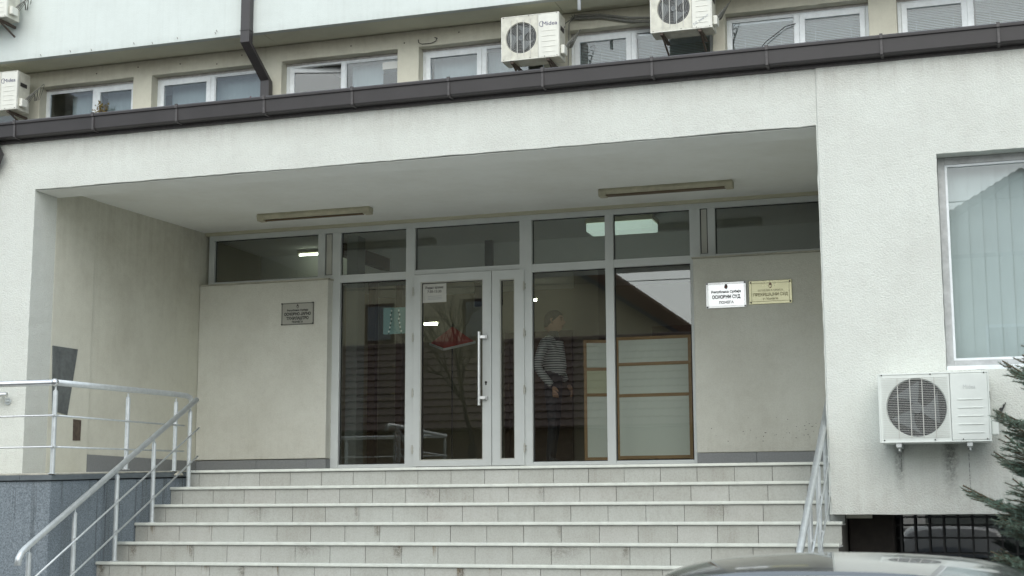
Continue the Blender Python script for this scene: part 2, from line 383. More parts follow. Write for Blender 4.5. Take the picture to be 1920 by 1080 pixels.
# ------------------------------------------------------------------ ground
tag(MB().box(-150, 150, -150, 150, GZ-0.32, GZ-0.124).build('ground', 'asphalt'), kind='structure')
tag(MB().box(-60, 60, -12.9, -2.9, GZ-0.12, GZ-0.118).build('road', 'asphalt'), kind='structure')
pv = tag(MB().box(-60, 60, -2.7, 3.4, GZ-0.12, GZ).build('pavement', 'pavement'), kind='structure')
tag(MB().box(-60, 60, -16.5, -13.05, GZ-0.12, GZ).build('far_pavement', 'pavement'), kind='structure')
tag(MB().box(-60, 60, -2.85, -2.7, GZ-0.12, GZ+0.003).build('kerb', 'kerb'), kind='structure')
tag(MB().box(-60, 60, -13.05, -12.9, GZ-0.12, GZ+0.003).build('far_kerb', 'kerb'), kind='structure')

# ------------------------------------------------------------------ courthouse shell
CH = thing('courthouse', 'white rendered courthouse with a recessed glazed entrance, brown gutter and row of upper windows', 'building', (-5, 0, GZ))
plaster_wall('front_wall', (-15.0, 5.0), (GZ, 3.46), [(-8.88, -1.247, -9, 2.757), (-1.247, 9, -9, -0.482), (-0.845, 9, -9, -0.452), (-0.297, 2.3, 0.674, 2.431)],
             0.0, 0.37, 'facade_plaster', CH, step=-1.238, jit=0.006)
MB().box(-8.874, -1.252, 0.022, 0.372, 2.7475, 2.752).build('beam_soffit', 'ceiling_plaster', CH)
MB().box(-9.2, -8.88, 0.37, 1.07, -0.3, 2.87).build('side_wall', 'porch_side_plaster', CH, bevel=0.008)
MB().box(-9.2, -8.898, 1.07, 3.6, -0.3, 2.95).build('side_wall', 'porch_side_plaster', CH, bevel=0.008)
MB().box(-1.247, -0.95, 0.37, 3.6, -0.482, 2.95).build('side_wall', 'porch_side_plaster', CH)
MB().prism([(0.37, 2.843), (0.37, 3.44), (3.7, 3.44), (3.7, 2.935)], -8.9, -1.2).build('porch_ceiling', 'ceiling_plaster', CH)
MB().box(-8.895, -1.25, 3.36, 3.6, 2.893, 2.93).build('ceiling_trim', 'ceiling_trim', CH)
# low walls either side of the doors
MB().box(-8.895, -7.215, 3.27, 3.60, 0.195, 2.262).build('porch_wall', 'porch_plaster', CH, bevel=0.01)
MB().box(-2.935, -1.25, 3.27, 3.60, 0.19, 2.262).build('porch_wall', 'porch_plaster', CH, bevel=0.01)
MB().box(-8.893, -7.20, 3.255, 3.40, 2.2625, 2.275).build('wall_sill', 'light_cement', CH)
MB().box(-2.945, -1.25, 3.255, 3.40, 2.2625, 2.275).build('wall_sill', 'light_cement', CH)
for xa, xb in ((-8.89, -8.10), (-8.10, -7.46), (-7.46, -7.215), (-2.935, -2.31), (-2.31, -1.70), (-1.70, -1.25)):
    MB().box(xa+0.002, xb-0.002, 3.283, 3.6, 0.0, 0.187).build('skirting_tile', 'skirting_stone', CH)
for ya, yb in ((1.07, 1.66), (1.66, 2.26), (2.26, 2.86), (2.86, 3.27)):
    MB().box(-8.90, -8.882, ya+0.002, yb-0.002, 0.0, 0.185).build('skirting_tile', 'skirting_stone', CH)
MB().box(-9.0, -1.247, YT+0.03, 3.42, -0.06, -0.001).build('porch_floor', 'tread_stone', CH)
MB().box(-9.0, -1.247, 3.42, 9.2, 0.0, 0.085).build('hall_floor', 'hall_floor', CH)
# blanked hatch on the left return wall
mb = MB(); pts = [(0.392, 1.243), (0.82, 1.25), (0.684, 0.568), (0.431, 0.595)]
mb.prism(pts, -8.885, -8.872).build('cable_cover', 'panel_grey', CH)
mb = MB(); pts = [(0.796, 0.532), (0.936, 0.529), (0.932, 0.321), (0.802, 0.315)]
mb.prism(pts, -8.882, -8.876).build('wall_niche', 'bracket_rust', CH)
for i in range(44):
    x = -1.95+random.gauss(0, 0.34); z = 0.39+random.gauss(0, 0.07)
    if not (-2.9 < x < -1.3) or z < 0.22: continue
    w_ = random.choice((0.003, 0.003, 0.004, 0.005, 0.006, 0.013)); h_ = random.uniform(0.002, 0.005)
    MB().prism([(x-w_, z), (x-w_*0.3, z-h_), (x+w_, z-h_*0.4), (x+w_*0.6, z+h_*0.7), (x-w_*0.5, z+h_)], 3.2675, 3.2705, 'y').build('plaster_chip', 'bracket_rust', CH)
# cellar below the right pier
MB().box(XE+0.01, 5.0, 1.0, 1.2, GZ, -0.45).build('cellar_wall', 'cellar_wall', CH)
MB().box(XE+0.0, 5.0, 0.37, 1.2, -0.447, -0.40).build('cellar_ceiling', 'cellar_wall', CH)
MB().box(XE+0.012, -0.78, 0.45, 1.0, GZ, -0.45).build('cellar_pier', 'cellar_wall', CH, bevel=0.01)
# roof of the porch block
MB().prism([(0.37, 3.40), (0.0, 3.462), (0.0, 3.475), (6.0, 3.95), (6.0, 3.40)], -15.0, 5.0).build('porch_roof', 'brown_metal', CH)

# gutter: back flashing, trough profile, brackets and joints
mb = MB(); prof = [(-0.002, 3.425), (-0.002, 3.30), (-0.03, 3.278), (-0.105, 3.278), (-0.118, 3.290), (-0.128, 3.404), (-0.142, 3.408), (-0.144, 3.428), (-0.134, 3.440), (-0.112, 3.436), (-0.108, 3.420), (-0.10, 3.298), (-0.03, 3.29), (-0.02, 3.425)]
mb.prism(prof, -15.0, 5.0).build('gutter', 'brown_metal', CH, bevel=0.002)
MB().box(-15, 5, -0.020, -0.001, 3.245, 3.30).build('gutter_flashing', 'bracket_metal', CH)
for x in [-14.5, -13.6, -12.7, -11.8, -10.88, -9.98, -9.061, -8.161, -7.237, -6.308, -5.41, -4.466, -3.585, -2.603, -1.62, -0.683, 0.23, 1.15, 2.1]:
    m_ = MB()
    m_.box(x-0.011, x+0.011, -0.136, -0.112, 3.275, 3.405); m_.box(x-0.013, x+0.013, -0.149, -0.105, 3.405, 3.447); m_.box(x-0.011, x+0.011, -0.12, -0.005, 3.268, 3.280)
    m_.build('gutter_bracket', 'bracket_metal', CH, bevel=0.002)
m_ = MB(); m_.tube([(-9.40, -0.09, 3.28), (-9.33, -0.10, 3.21), (-9.27, -0.10, 3.12), (-9.33, -0.08, 3.02), (-9.5, -0.06, 2.95), (-9.6, -0.06, 2.8)], 0.065, 14)
m_.build('gutter_outlet', 'brown_metal', CH, smooth=True)

# upper storey
WINS = [(-15.6, -13.70), (-13.27, -11.672), (-11.362, -9.589), (-9.269, -7.503), (-7.188, -5.394), (-5.059, -3.131), (-2.972, -1.173), (-0.833, 1.0), (1.3, 3.1)]
plaster_wall('window_wall', (-16.0, 5.0), (3.4, 6.14), [(a, b, 4.45, 5.902) for a, b in WINS], 6.0, 6.26, 'window_wall_plaster', CH, cell=0.12, jit=0.006)
plaster_wall('upper_wall', (-16.0, 5.0), (6.14, 9.2), [], 5.4, 5.5, 'upper_plaster', CH, cell=0.2, jit=0.0, und=0.001)
for a, b in ((-16, -13.56), (-13.56, -9.30), (-9.30, -5.10), (-5.10, -0.90), (-0.90, 5)):
    MB().box(a+0.004, b-0.004, 5.412, 6.0, 6.1445, 6.20).build('soffit_panel', 'soffit_plaster', CH)
MB().box(-16, 5, 5.5, 6.3, 6.20, 6.3).build('slab', 'soffit_plaster', CH)
for x, z in ((-12.85, 6.17), (-12.35, 6.178), (-11.3, 6.185), (-10.6, 6.19), (-10.0, 6.20), (-9.98, 6.23), (-11.0, 6.16), (-12.0, 6.165)):
    MB().bar((x, 5.392, z+0.02), (x+0.018, 5.386, z-0.012), 0.005, 0.005).build('rebar_stub', 'bracket_rust', CH)
for (x, z) in ((-12.3, 6.02), (-11.6, 6.05), (-10.9, 6.03), (-9.9, 6.06), (-8.2, 6.02), (-6.6, 6.05), (-10.3, 5.97), (-7.4, 5.98)):
    MB().box(x-0.008, x+0.008, 5.996, 6.004, z-0.01, z+0.008).build('anchor_mark', 'bracket_rust', CH)

def frame_box(mb, x0, x1, z0, z1, w, y0, y1, wt=None):
    wt = wt or w
    mb.box(x0, x0+w, y0, y1, z0, z1); mb.box(x1-w, x1, y0, y1, z0, z1); mb.box(x0+w, x1-w, y0+0.0005, y1, z1-wt, z1); mb.box(x0+w, x1-w, y0+0.0005, y1, z0, z0+w)
def mitre_frame(x0, x1, z0, z1, w, y0, y1, tilt=0.0):
    """sash with mitred, slightly raised profile"""
    mb = MB(); o = [(x0, z0), (x1, z0), (x1, z1), (x0, z1)]; i = [(x0+w, z0+w), (x1-w, z0+w), (x1-w, z1-w), (x0+w, z1-w)]
    k = w*0.16; o2 = [(x0+k, z0+k), (x1-k, z0+k), (x1-k, z1-k), (x0+k, z1-k)]
    def P(p, y): return (p[0], y, p[1])
    for a in range(4):
        b = (a+1) % 4
        vs = [P(o[a], y1), P(o[b], y1), P(o[a], y0+0.012), P(o[b], y0+0.012), P(o2[a], y0), P(o2[b], y0), P(i[a], y0+0.004), P(i[b], y0+0.004), P(i[a], y1), P(i[b], y1)]
        mb.add(vs, [(0,1,3,2), (2,3,5,4), (4,5,7,6), (6,7,9,8), (8,9,1,0), (0,2,4,6,8), (1,9,7,5,3)])
    if tilt:
        c = Vector((x0, (y0+y1)/2, z0)); M = Matrix.Translation(c) @ Matrix.Rotation(-tilt, 4, 'Z') @ Matrix.Translation(-c)
        mb.v = [tuple(M @ Vector(v)) for v in mb.v]
    return mb
SASH = {1: 'r', 2: 'l', 3: 'lt', 4: 'l', 5: 'l', 6: 'r', 7: 'l', 0: 'r', 8: 'l'}
MULL = {1: -12.42, 2: -10.45, 3: -8.385, 4: -6.296, 5: -4.208, 6: -2.07, 7: 0.03}
for k, (a, b) in enumerate(WINS):
    yf = 6.16; z1 = 5.900; z0 = 4.47; xm = MULL.get(k, (a+b)/2); w = 0.055
    wn = bpy.data.objects.new('window', None); COL.objects.link(wn); wn.parent = CH; wn.location = -Vector(CH.location)
    mb = MB(); frame_box(mb, a+0.002, b-0.002, z0, z1, w, yf, yf+0.06, 0.06); mb.box(xm-0.034, xm+0.034, yf-0.004, yf+0.06, z0+w, z1-0.06)
    mb.build('frame', 'pvc_white', wn, bevel=0.003)
    MB().box(a+0.002, b-0.002, yf-0.012, yf-0.001, z1-0.03, z1-0.001).build('top_strip', 'pvc_dull', wn)  # greyer strip along the head of the frame
    halves = [(a+w, xm-0.034), (xm+0.034, b-w)]
    for h, (p, q) in enumerate(halves):
        s = SASH[k]; op = (s[0] == 'l' and h == 0) or (s[0] == 'r' and h == 1); zt = z1-0.06
        if op:
            tl = R(-17) if len(s) > 1 else 0.0
            mitre_frame(p-0.012, q+0.012, z0+w-0.01, zt+0.012, 0.075, yf-0.016, yf+0.04, tl).build('sash', 'pvc_white', wn)
            g = MB(); g.box(p+0.055, q-0.055, yf+0.015, yf+0.021, z0+w+0.055, zt-0.055)
            if tl:
                c = Vector((p-0.012, yf+0.012, z0+w)); M = Matrix.Translation(c) @ Matrix.Rotation(-tl, 4, 'Z') @ Matrix.Translation(-c); g.v = [tuple(M @ Vector(v)) for v in g.v]
            g.build('pane', 'glass_window', wn)
        else:
            MB().box(p, q, yf+0.025, yf+0.031, z0+w, zt).build('pane', 'glass_window', wn)
            gs = MB(); frame_box(gs, p, q, z0+w, zt, 0.012, yf+0.010, yf+0.024); gs.build('glazing_bead', 'pvc_white', wn)
# rooms behind the upper windows
MB().box(-16, 5, 8.2, 8.3, 3.5, 6.4).build('room_back_wall', 'hall_wall', CH)
MB().box(-16, 5, 6.27, 8.2, 3.9, 4.0).build('room_floor', 'hall_floor', CH)
MB().box(-16, 5, 6.31, 8.2, 6.3, 6.4).build('room_ceiling', 'hall_ceiling', CH)
for x in (-13.5, -9.43, -5.22, -1.0, 3.3):
    MB().box(x-0.05, x+0.05, 6.27, 8.2, 4.0, 6.3).build('room_partition', 'hall_wall', CH)
# net curtains hanging behind the left windows
def curtain(x0, x1, z0, z1, y, m, label):
    mb = MB(); n = int((x1-x0)/0.02); vs = []; ph = random.random()*6
    for i in range(n+1):
        x = x0+(x1-x0)*i/n; yy = y+0.006*math.sin(x*52+ph)+0.003*math.sin(x*131+ph)
        for z in (z0, z1): vs.append((x, yy, z))
        for z in (z1, z0): vs.append((x, yy+0.004, z))
    for i in range(n):
        o = i*4
        mb.f += [(o, o+4, o+5, o+1), (o+3, o+2, o+6, o+7), (o+1, o+5, o+6, o+2), (o, o+3, o+7, o+4)]
    mb.v = vs; mb.f += [(0, 1, 2, 3), (n*4+3, n*4+2, n*4+1, n*4)]
    return tag(mb.build('curtain', m, smooth=True), label, 'curtain', 'net curtains in the upper windows')
curtain(-12.95, -12.45, 4.5, 5.85, 6.38, 'curtain', 'white net curtain covering part of the leftmost whole upper window, beside the dark gap')
curtain(-12.35, -11.72, 4.5, 5.85, 6.40, 'curtain', 'white net curtain behind the window pane with the potted plant with yellowish leaves')
curtain(-11.24, -9.64, 4.5, 5.84, 6.38, 'curtain', 'white net curtain in the upper window left of the diagonal downpipe')
curtain(-8.33, -7.86, 4.5, 5.84, 6.36, 'curtain', 'white net curtain behind the fixed pane beside the sash that stands open')
curtain(-7.10, -5.72, 4.5, 5.84, 6.38, 'curtain', 'white net curtain in the upper window half hidden by the middle air conditioner')

def venetian(x0, x1, z0, z1, y, label):
    t = thing('venetian_blind', label, 'blind', ((x0+x1)/2, y, z1), 'venetian blinds in the upper right windows')
    MB().box(x0, x1, y-0.012, y+0.012, z1-0.03, z1).build('headrail', 'pvc_white', t)
    mb = MB(); mb.prism([(-0.011, -0.006), (0.0, 0.0015), (0.011, 0.007), (0.011, 0.008), (0.0, 0.0025), (-0.011, -0.005)], x0, x1)
    me = bpy.data.meshes.new('slat'); me.from_pydata(mb.v, [], mb.f); me.materials.append(MATS['blind_slat'])
    n = int((z1-0.04-z0)/0.021)
    for i in range(n): shared('slat', me, (0, y, z1-0.045-i*0.021+random.uniform(-.001, .001)), t)
    for f in (0.2, 0.8):
        x = x0+(x1-x0)*f; MB().box(x-0.001, x+0.001, y-0.0135, y-0.0125, z0, z1-0.03).build('cord', 'pvc_white', t)
for (a, b, z, lab) in ((-4.98, -4.27, 5.14, 'venetian blind left of the mullion in the window between the two nearest upper air conditioners'),
                       (-4.15, -3.22, 5.14, 'venetian blind behind the pane partly hidden by the top right air conditioner'),
                       (-2.90, -2.13, 5.2, 'venetian blind in the pane with a slanting cable, right of the top air conditioner'),
                       (-2.0, -1.26, 5.2, 'venetian blind in the opening right sash of the upper window beside the pier'),
                       (-0.76, -0.02, 5.3, 'venetian blind in the left sash of the upper window nearest the top right corner'),
                       (0.10, 0.93, 5.3, 'venetian blind in the fixed pane at the top right corner of the picture')):
    venetian(a, b, z, 5.835, 6.235, lab)

# downpipe
def square_pipe(pts, w, h, name, m, parent):
    mb = MB(); n = len(pts); ring = []
    for i, p in enumerate(pts):
        p = Vector(p)
        ring.append([p+Vector((sx*w/2, sy*h/2, 0)) for sx, sy in ((-1,-1), (1,-1), (1,1), (-1,1))])
    for r in ring: mb.v += [tuple(q) for q in r]
    for i in range(n-1):
        for k in range(4): mb.f.append((i*4+k, i*4+(k+1) % 4, (i+1)*4+(k+1) % 4, (i+1)*4+k))
    mb.f += [(3, 2, 1, 0), tuple(n*4-4+k for k in range(4))]
    return mb.build(name, m, parent, bevel=0.003)
dp = square_pipe([(-9.47, 5.33, 9.0), (-9.47, 5.33, 5.985), (-9.45, 5.90, 5.60), (-9.45, 5.92, 3.6)], 0.135, 0.11, 'downpipe', 'brown_metal', CH)
MB().box(-9.545, -9.395, 5.27, 5.39, 6.15, 6.156).build('pipe_joint', 'dark_metal', dp)
MB().box(-9.543, -9.397, 5.268, 5.392, 6.62, 6.66).build('pipe_joint', 'brown_metal', dp)

# ------------------------------------------------------------------ entrance glazing
ES = bpy.data.objects.new('glazed_screen', None); COL.objects.link(ES); ES.parent = CH; ES.location = -Vector(CH.location)
FY0, FY1 = 3.405, 3.475
def al(x0, x1, z0, z1, y0=FY0, y1=FY1, m='aluminium_paint', par=ES, name='frame_bar', bv=0.003):
    return MB().box(x0, x1, y0, y1, z0, z1).build(name, m, par, bevel=bv)
ZT0, ZT1 = 2.832, 2.892          # head
al(-8.86, -1.25, ZT0, ZT1)
verts_full = [(-7.228, -7.122), (-6.298, -6.187), (-4.925, -4.78), (-3.935, -3.84), (-2.988, -2.872)]
for a, b in verts_full: al(a, b, 0.086, ZT0-0.0005, FY0-0.002)
al(-8.86, -8.786, 2.276, ZT0-0.0005)
al(-7.415, -7.325, 2.276, ZT0-0.0005); al(-2.79, -2.708, 2.276, ZT0-0.0005)
for (a, b) in ((-8.786, -7.415), (-7.325, -7.228), (-2.872, -2.79), (-2.708, -1.25)):
    al(a, b, 2.276, 2.324 if b-a > 0.2 else 2.335, FY0+0.001)
for (a, b) in ((-7.122, -6.298), (-4.78, -3.935), (-3.84, -2.988)):
    al(a, b, 2.237, 2.326, FY0+0.001); al(a, b, 0.086, 0.125, FY0+0.001)
al(-6.187, -4.925, 2.278, 2.334, FY0+0.001)
for (a, b) in ((-7.318, -7.234), (-2.868, -2.794)):
    al(a+0.006, b-0.006, 2.342, ZT0-0.008, FY0+0.012, FY1, 'aluminium_dull', ES, 'infill_panel'); MB().box(a-0.003, b+0.003, FY0+0.022, FY1-0.01, 2.335, ZT0).build('gasket', 'rubber', ES)
def pane(x0, x1, z0, z1, par=ES, y=3.452):
    MB().box(x0, x1, y, y+0.006, z0, z1).build('pane', 'glass_door', par)
    g = MB(); frame_box(g, x0, x1, z0, z1, 0.010, y-0.006, y-0.001); g.build('gasket', 'rubber', par)
for (x0, x1, z0, z1) in ((-8.786, -7.415, 2.324, ZT0), (-7.122, -6.298, 2.326, ZT0), (-6.187, -4.925, 2.334, ZT0), (-4.78, -3.935, 2.326, ZT0), (-3.84, -2.988, 2.326, ZT0), (-2.708, -1.25, 2.324, ZT0),
                         (-7.122, -6.298, 0.125, 2.237), (-4.78, -3.935, 0.125, 2.237), (-3.84, -2.988, 0.125, 2.237)):
    pane(x0, x1, z0, z1)
al(-7.228, -2.872, 0.0, 0.085, 3.395, 3.475, 'aluminium_paint', ES, 'threshold')
def door(x0, x1, gx0, gx1, gz0, gz1, name, hinge_x):
    dr = bpy.data.objects.new('door', None); COL.objects.link(dr); dr.parent = CH; dr.location = -Vector(CH.location)
    z0, z1 = 0.090, 2.272; y0, y1 = 3.378, 3.45
    for a, b, c, d_ in ((x0, gx0, z0, z1), (gx1, x1, z0, z1), (gx0, gx1, gz1, z1), (gx0, gx1, z0, gz0)):
        MB().box(a, b, y0+(0.0005 if a == gx0 else 0), y1, c, d_).build('door_frame', 'aluminium_paint', dr)
    b = MB(); frame_box(b, gx0, gx1, gz0, gz1, 0.012, y0+0.012, y0+0.024); b.build('glazing_bead', 'aluminium_dull', dr)
    pane(gx0+0.006, gx1-0.006, gz0+0.006, gz1-0.006, dr, 3.418)
    MB().box(x0-0.004, x1+0.004, y0+0.03, y1-0.004, z1, z1+0.007).build('gasket', 'rubber', dr)
    for xx in (x0-0.005, x1):
        MB().box(xx, xx+0.005, y0+0.03, y1-0.004, z0, z1).build('gasket', 'rubber', dr)
    for z in (2.08, 1.55, 0.92, 0.28):
        h = MB(); h.tube([(hinge_x, y0-0.008, z-0.05), (hinge_x, y0-0.008, z+0.05)], 0.009, 8); h.box(hinge_x-0.012, hinge_x+0.012, y0-0.006, y0+0.03, z-0.03, z-0.005); h.box(hinge_x-0.012, hinge_x+0.012, y0-0.006, y0+0.03, z+0.005, z+0.03)
        h.build('hinge', 'aluminium_dull', dr, label=None)
    return dr
d1 = door(-6.187, -5.252, -6.108, -5.353, 0.156, 2.186, 'main', -6.193)
d2 = door(-5.244, -4.868, -5.153, -4.978, 0.158, 2.170, 'side', -4.866)
d1['label'] = 'wide glazed door leaf with a long steel bar handle'; d2['label'] = 'narrow fixed glazed door leaf with a slim pane'
h = MB(); h.tube([(-5.376, 3.315, 0.755), (-5.376, 3.315, 1.578)], 0.017, 14); h.build('pull_handle', 'steel_bright', d1, smooth=False)
for z in (1.52, 0.84):
    h = MB(); h.bar((-5.372, 3.315, z), (-5.31, 3.340, z), 0.03, 0.035); h.box(-5.325, -5.292, 3.335, 3.377, z-0.022, z+0.022); h.build('handle_mount', 'steel_bright', d1, bevel=0.003)
h = MB(); h.tube([(-5.315, 3.372, 1.015), (-5.315, 3.38, 1.015)], 0.013, 12); h.box(-5.322, -5.308, 3.372, 3.38, 0.985, 1.015); h.build('keyhole', 'dark_metal', d1)

# ------------------------------------------------------------------ big right window with vertical blind
bw = bpy.data.objects.new('window', None); COL.objects.link(bw); bw.parent = CH; bw.location = -Vector(CH.location)
m_ = MB(); frame_box(m_, -0.295, 2.29, 0.71, 2.43, 0.055, 0.13, 0.20, 0.06); m_.build('frame', 'pvc_grey', bw, bevel=0.004)
m_ = MB(); frame_box(m_, -0.24, 2.235, 0.765, 2.37, 0.018, 0.142, 0.17); m_.build('glazing_bead', 'pvc_white', bw)
MB().box(-0.226, 2.22, 0.16, 0.166, 0.78, 2.355).build('pane', 'glass_window', bw)
MB().box(-0.294, 2.298, 0.004, 0.15, 0.676, 0.709).build('sill', 'pvc_white', bw, bevel=0.003)
MB().box(-0.30, 2.3, 1.4, 1.5, 0.3, 2.8).build('back_wall', 'hall_wall', bw)
MB().box(-0.60, -0.50, 0.38, 1.4, 0.3, 2.8).build('inner_side_wall', 'hall_wall', bw)
vb = thing('vertical_blind', 'closed white fabric vertical blind behind the large ground floor window', 'blind', (1.0, 0.3, 2.4))
MB().box(-0.34, 2.3, 0.275, 0.325, 2.40, 2.44).build('headrail', 'pvc_white', vb)
for i in range(20):
    x = -0.300+i*0.1085; mb = MB(); a = R(6+random.uniform(-1.5, 1.5)); c, s_ = math.cos(a), math.sin(a)
    vs = []
    for j in range(7):
        u = (j/6-0.5)*0.127; bow = 0.002*(1-(2*j/6-1)**2)
        for zz in (0.60, 2.40):
            vs.append((x+0.055+u*c, 0.30-u*s_-bow, zz)); vs.append((x+0.055+u*c, 0.302-u*s_-bow, zz))
    mb.v = vs
    for j in range(6):
        o = j*4; mb.f += [(o, o+4, o+6, o+2), (o+1, o+3, o+7, o+5), (o, o+1, o+5, o+4), (o+2, o+6, o+7, o+3)]
    mb.f += [(0, 2, 3, 1), (24, 25, 27, 26)]
    mb.build('slat', 'blind_fabric', vb)

# cellar window with grille
cw = bpy.data.objects.new('cellar_window', None); COL.objects.link(cw); cw.parent = CH; cw.location = -Vector(CH.location)
MB().box(-0.74, 2.4, 0.72, 0.726, -1.25, -0.452).build('pane', 'glass_window', cw)
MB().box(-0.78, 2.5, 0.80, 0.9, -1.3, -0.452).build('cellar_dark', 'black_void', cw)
for i in range(28):
    x = -0.735+i*0.1135; MB().box(x-0.008, x+0.008, 0.600, 0.616, -1.25, -0.455).build('grille_bar', 'iron_grille', cw)
for z in (-0.475, -0.540, -0.645, -0.77, -0.90, -1.03, -1.16):
    MB().box(-0.77, 2.4, 0.617, 0.631, z-0.007, z+0.007).build('grille_bar', 'iron_grille', cw)

# ------------------------------------------------------------------ stairs
ST = thing('entrance_stairs', 'wide flight of pale tiled steps with white nosings leading up to the court entrance', 'stairs', ((XS+XE)/2, 0.9, GZ))
body = [(YT+0.012, -0.03)]
for k in range(NST):
    y = YT-k*TREAD+0.012
    body.append((y, -k*RISE-0.030)); body.append((y, -(k+1)*RISE-0.030 if k < NST-1 else GZ))
    if k < NST-1: body.append((y-TREAD, -(k+1)*RISE-0.030))
body = [body[0]]+body[2:]
outl = []
for p in body:
    if not outl or (abs(outl[-1][0]-p[0])+abs(outl[-1][1]-p[1])) > 1e-5: outl.append(p)
outl.append((3.38, GZ)); outl.append((3.38, -0.03))
# split into blocks so that the outline stays simple
for k in range(NST):
    y = YT-k*TREAD+0.012; z1 = -k*RISE-0.0295; z0 = -(k+1)*RISE-0.0295 if k < NST-1 else GZ
    MB().box(XS, XE, y, 3.38, z0, z1).build('step_core', 'grout', ST)
    MB().box(XS, XE+0.004, y-0.024, y+TREAD-0.013, z1+0.0005, z1+0.012).build('tread', 'tread_stone', ST) if k else None
    n_ = MB(); n_.box(XS, XE+0.006, y-0.030, y+0.03, z1+0.0125, z1+0.0295) if False else n_.prism([(y+0.03, z1+0.0125), (y+0.03, z1+0.0295), (y-0.022, z1+0.0295), (y-0.030, z1+0.024), (y-0.032, z1+0.010), (y-0.030, z1+0.003), (y-0.0245, z1+0.003), (y-0.0245, z1+0.0125)], XS, XE+0.006)
    n_.build('nosing', 'nosing_strip', ST, bevel=0.001)
    # riser tiles
    x = XS; first = math.ceil((XS-0.1665)/0.332)*0.332+0.1665-0.332
    js = []
    v = -0.332*30+0.167
    while v < XE-0.02:
        if v > XS+0.03: js.append(v)
        v += 0.3322
    js = [XS]+js+[XE]
    for i in range(len(js)-1):
        a, b = js[i], js[i+1]
        if random.random() < 0.1 and b-a > 0.2: dz = 0.0015
        else: dz = 0.0
        t_ = MB().box(a+0.0016+random.uniform(0, .0012), b-0.0016-random.uniform(0, .0012), y-0.012-random.uniform(0, .0015), y, z0+0.015+dz, z1-0.002)
        t_.build('riser_tile', random.choices(['stair_tile', 'stair_tile_pale', 'stair_tile_dull'], (6, 2, 2))[0], ST)
# stains that run down from the nosings
def stain_mesh(n_runs, h):
    mb = MB()
    for i in range(n_runs):
        x = random.gauss(0, 0.016); w = random.uniform(0.001, 0.0035); l = h*random.uniform(0.15, 1.0)
        mb.add([(x-w, 0, 0), (x+w, 0, 0), (x+w*0.6, 0, -l*0.6), (x+w*0.15, 0, -l), (x-w*0.3, 0, -l*0.5)], [(0, 1, 2, 3, 4)])
    return mb
for (x, k) in ((-6.82, 3), (-6.84, 4), (-6.50, 5), (-4.83, 4), (-4.17, 5), (-7.42, 3), (-3.9, 5), (-5.16, 3), (-7.12, 5), (-5.83, 5), (-4.50, 4), (-7.57, 5), (-4.84, 6)):
    mb = stain_mesh(random.choice((3, 5, 7)), 0.10); y = YT-k*TREAD-0.0025-0.0; mb.v = [(a+x, y, c-k*RISE-0.031) for a, b, c in mb.v]
    mb.build('rust_run', 'stain', ST)

# ------------------------------------------------------------------ terrace plinth left of the stairs
TP = thing('terrace_plinth', 'grey speckled terrace wall with dark stone coping and drip stains left of the stairs', 'wall', (-9, 0, GZ))
YF = -1.35
MB().prism([(YT+0.3, GZ), (YT+0.3, -0.062), (YF, -0.148), (YF, GZ)], -14.8, XS-0.002).build('wall', 'terrazzo_grey', TP, bevel=0.006)
mb = MB(); mb.prism([(YT+0.6, -0.012), (YT, -0.015), (YF-0.02, -0.098), (YF-0.02, -0.142), (YT, -0.060), (YT+0.6, -0.058)], -7.9, XS+0.018)
mb.build('coping_stone', 'cap_stone', TP, bevel=0.004)
MB().prism([(YF+0.28, -0.083), (YF-0.02, -0.098), (YF-0.02, -0.142), (YF+0.28, -0.127)], -14.8, -7.902).build('coping_stone', 'cap_stone', TP, bevel=0.004)
MB().prism([(YT+2.4, 0.0), (YT, -0.003), (YF+0.01, -0.082), (YF+0.01, -0.096), (YT, -0.013), (YT+2.4, -0.01)], -14.8, XS+0.0).build('screed', 'light_cement', TP, bevel=0.003)
# crumbling mortar under the fascia foot
m_ = MB(); m_.prism([(0.60, -0.055), (0.66, -0.018), (0.72, -0.02), (0.76, -0.055)], XS-0.04, XS+0.045); m_.build('mortar_lump', 'light_cement', TP, bevel=0.01)

# ------------------------------------------------------------------ railings
def rail_post(par, x, y, z0, z1, r=0.021, top=True):
    m_ = MB(); m_.tube([(x, y, z0), (x, y, z1-0.055)], r, 12); m_.tube([(x, y, z1-0.055), (x, y, z1-0.042)], [r, r*0.55], 12); m_.tube([(x, y, z1-0.045), (x, y, z1-0.01)], 0.009, 8)
    m_.tube([(x, y, z0), (x, y, z0+0.006)], r*1.7, 12)
    return m_.build('post', 'steel', par, smooth=False)
def clamp(par, p, axis=(0, 1, 0)):
    p = Vector(p); a = Vector(axis)*0.018; m_ = MB(); m_.tube([p-a, p+a], 0.011, 8); return m_.build('clamp', 'steel', par)
def stair_rail(x, posts, label, group, s=1):
    t = thing('stair_handrail', label, 'handrail', (x, -0.5, GZ), group)
    def zr(y): return 0.652+(y-0.772)*0.528
    pts = [(x, 0.86, zr(0.86)), (x, -1.78, zr(-1.78)), (x, -1.84, zr(-1.84)-0.006), (x, -1.878, zr(-1.878)-0.035), (x, -1.885, zr(-1.885)-0.085)]
    m_ = MB(); m_.tube(pts, 0.027, 16); m_.build('top_rail', 'steel', t, smooth=True)
    for dz, ya in ((-0.285, 0.87), (-0.56, 0.86)):
        m_ = MB(); m_.tube([(x+0.03*s, ya, zr(ya)+dz), (x+0.03*s, -2.75 if dz < -0.5 else -2.2, zr(-2.75 if dz < -0.5 else -2.2)+dz)], 0.0085, 8); m_.build('infill_bar', 'steel', t, smooth=True)
    for y, k in posts:
        rail_post(t, x, y, -k*RISE, zr(y)-0.012)
        for dz in (-0.285, -0.56): clamp(t, (x+0.022*s, y, zr(y)+dz))
    return t
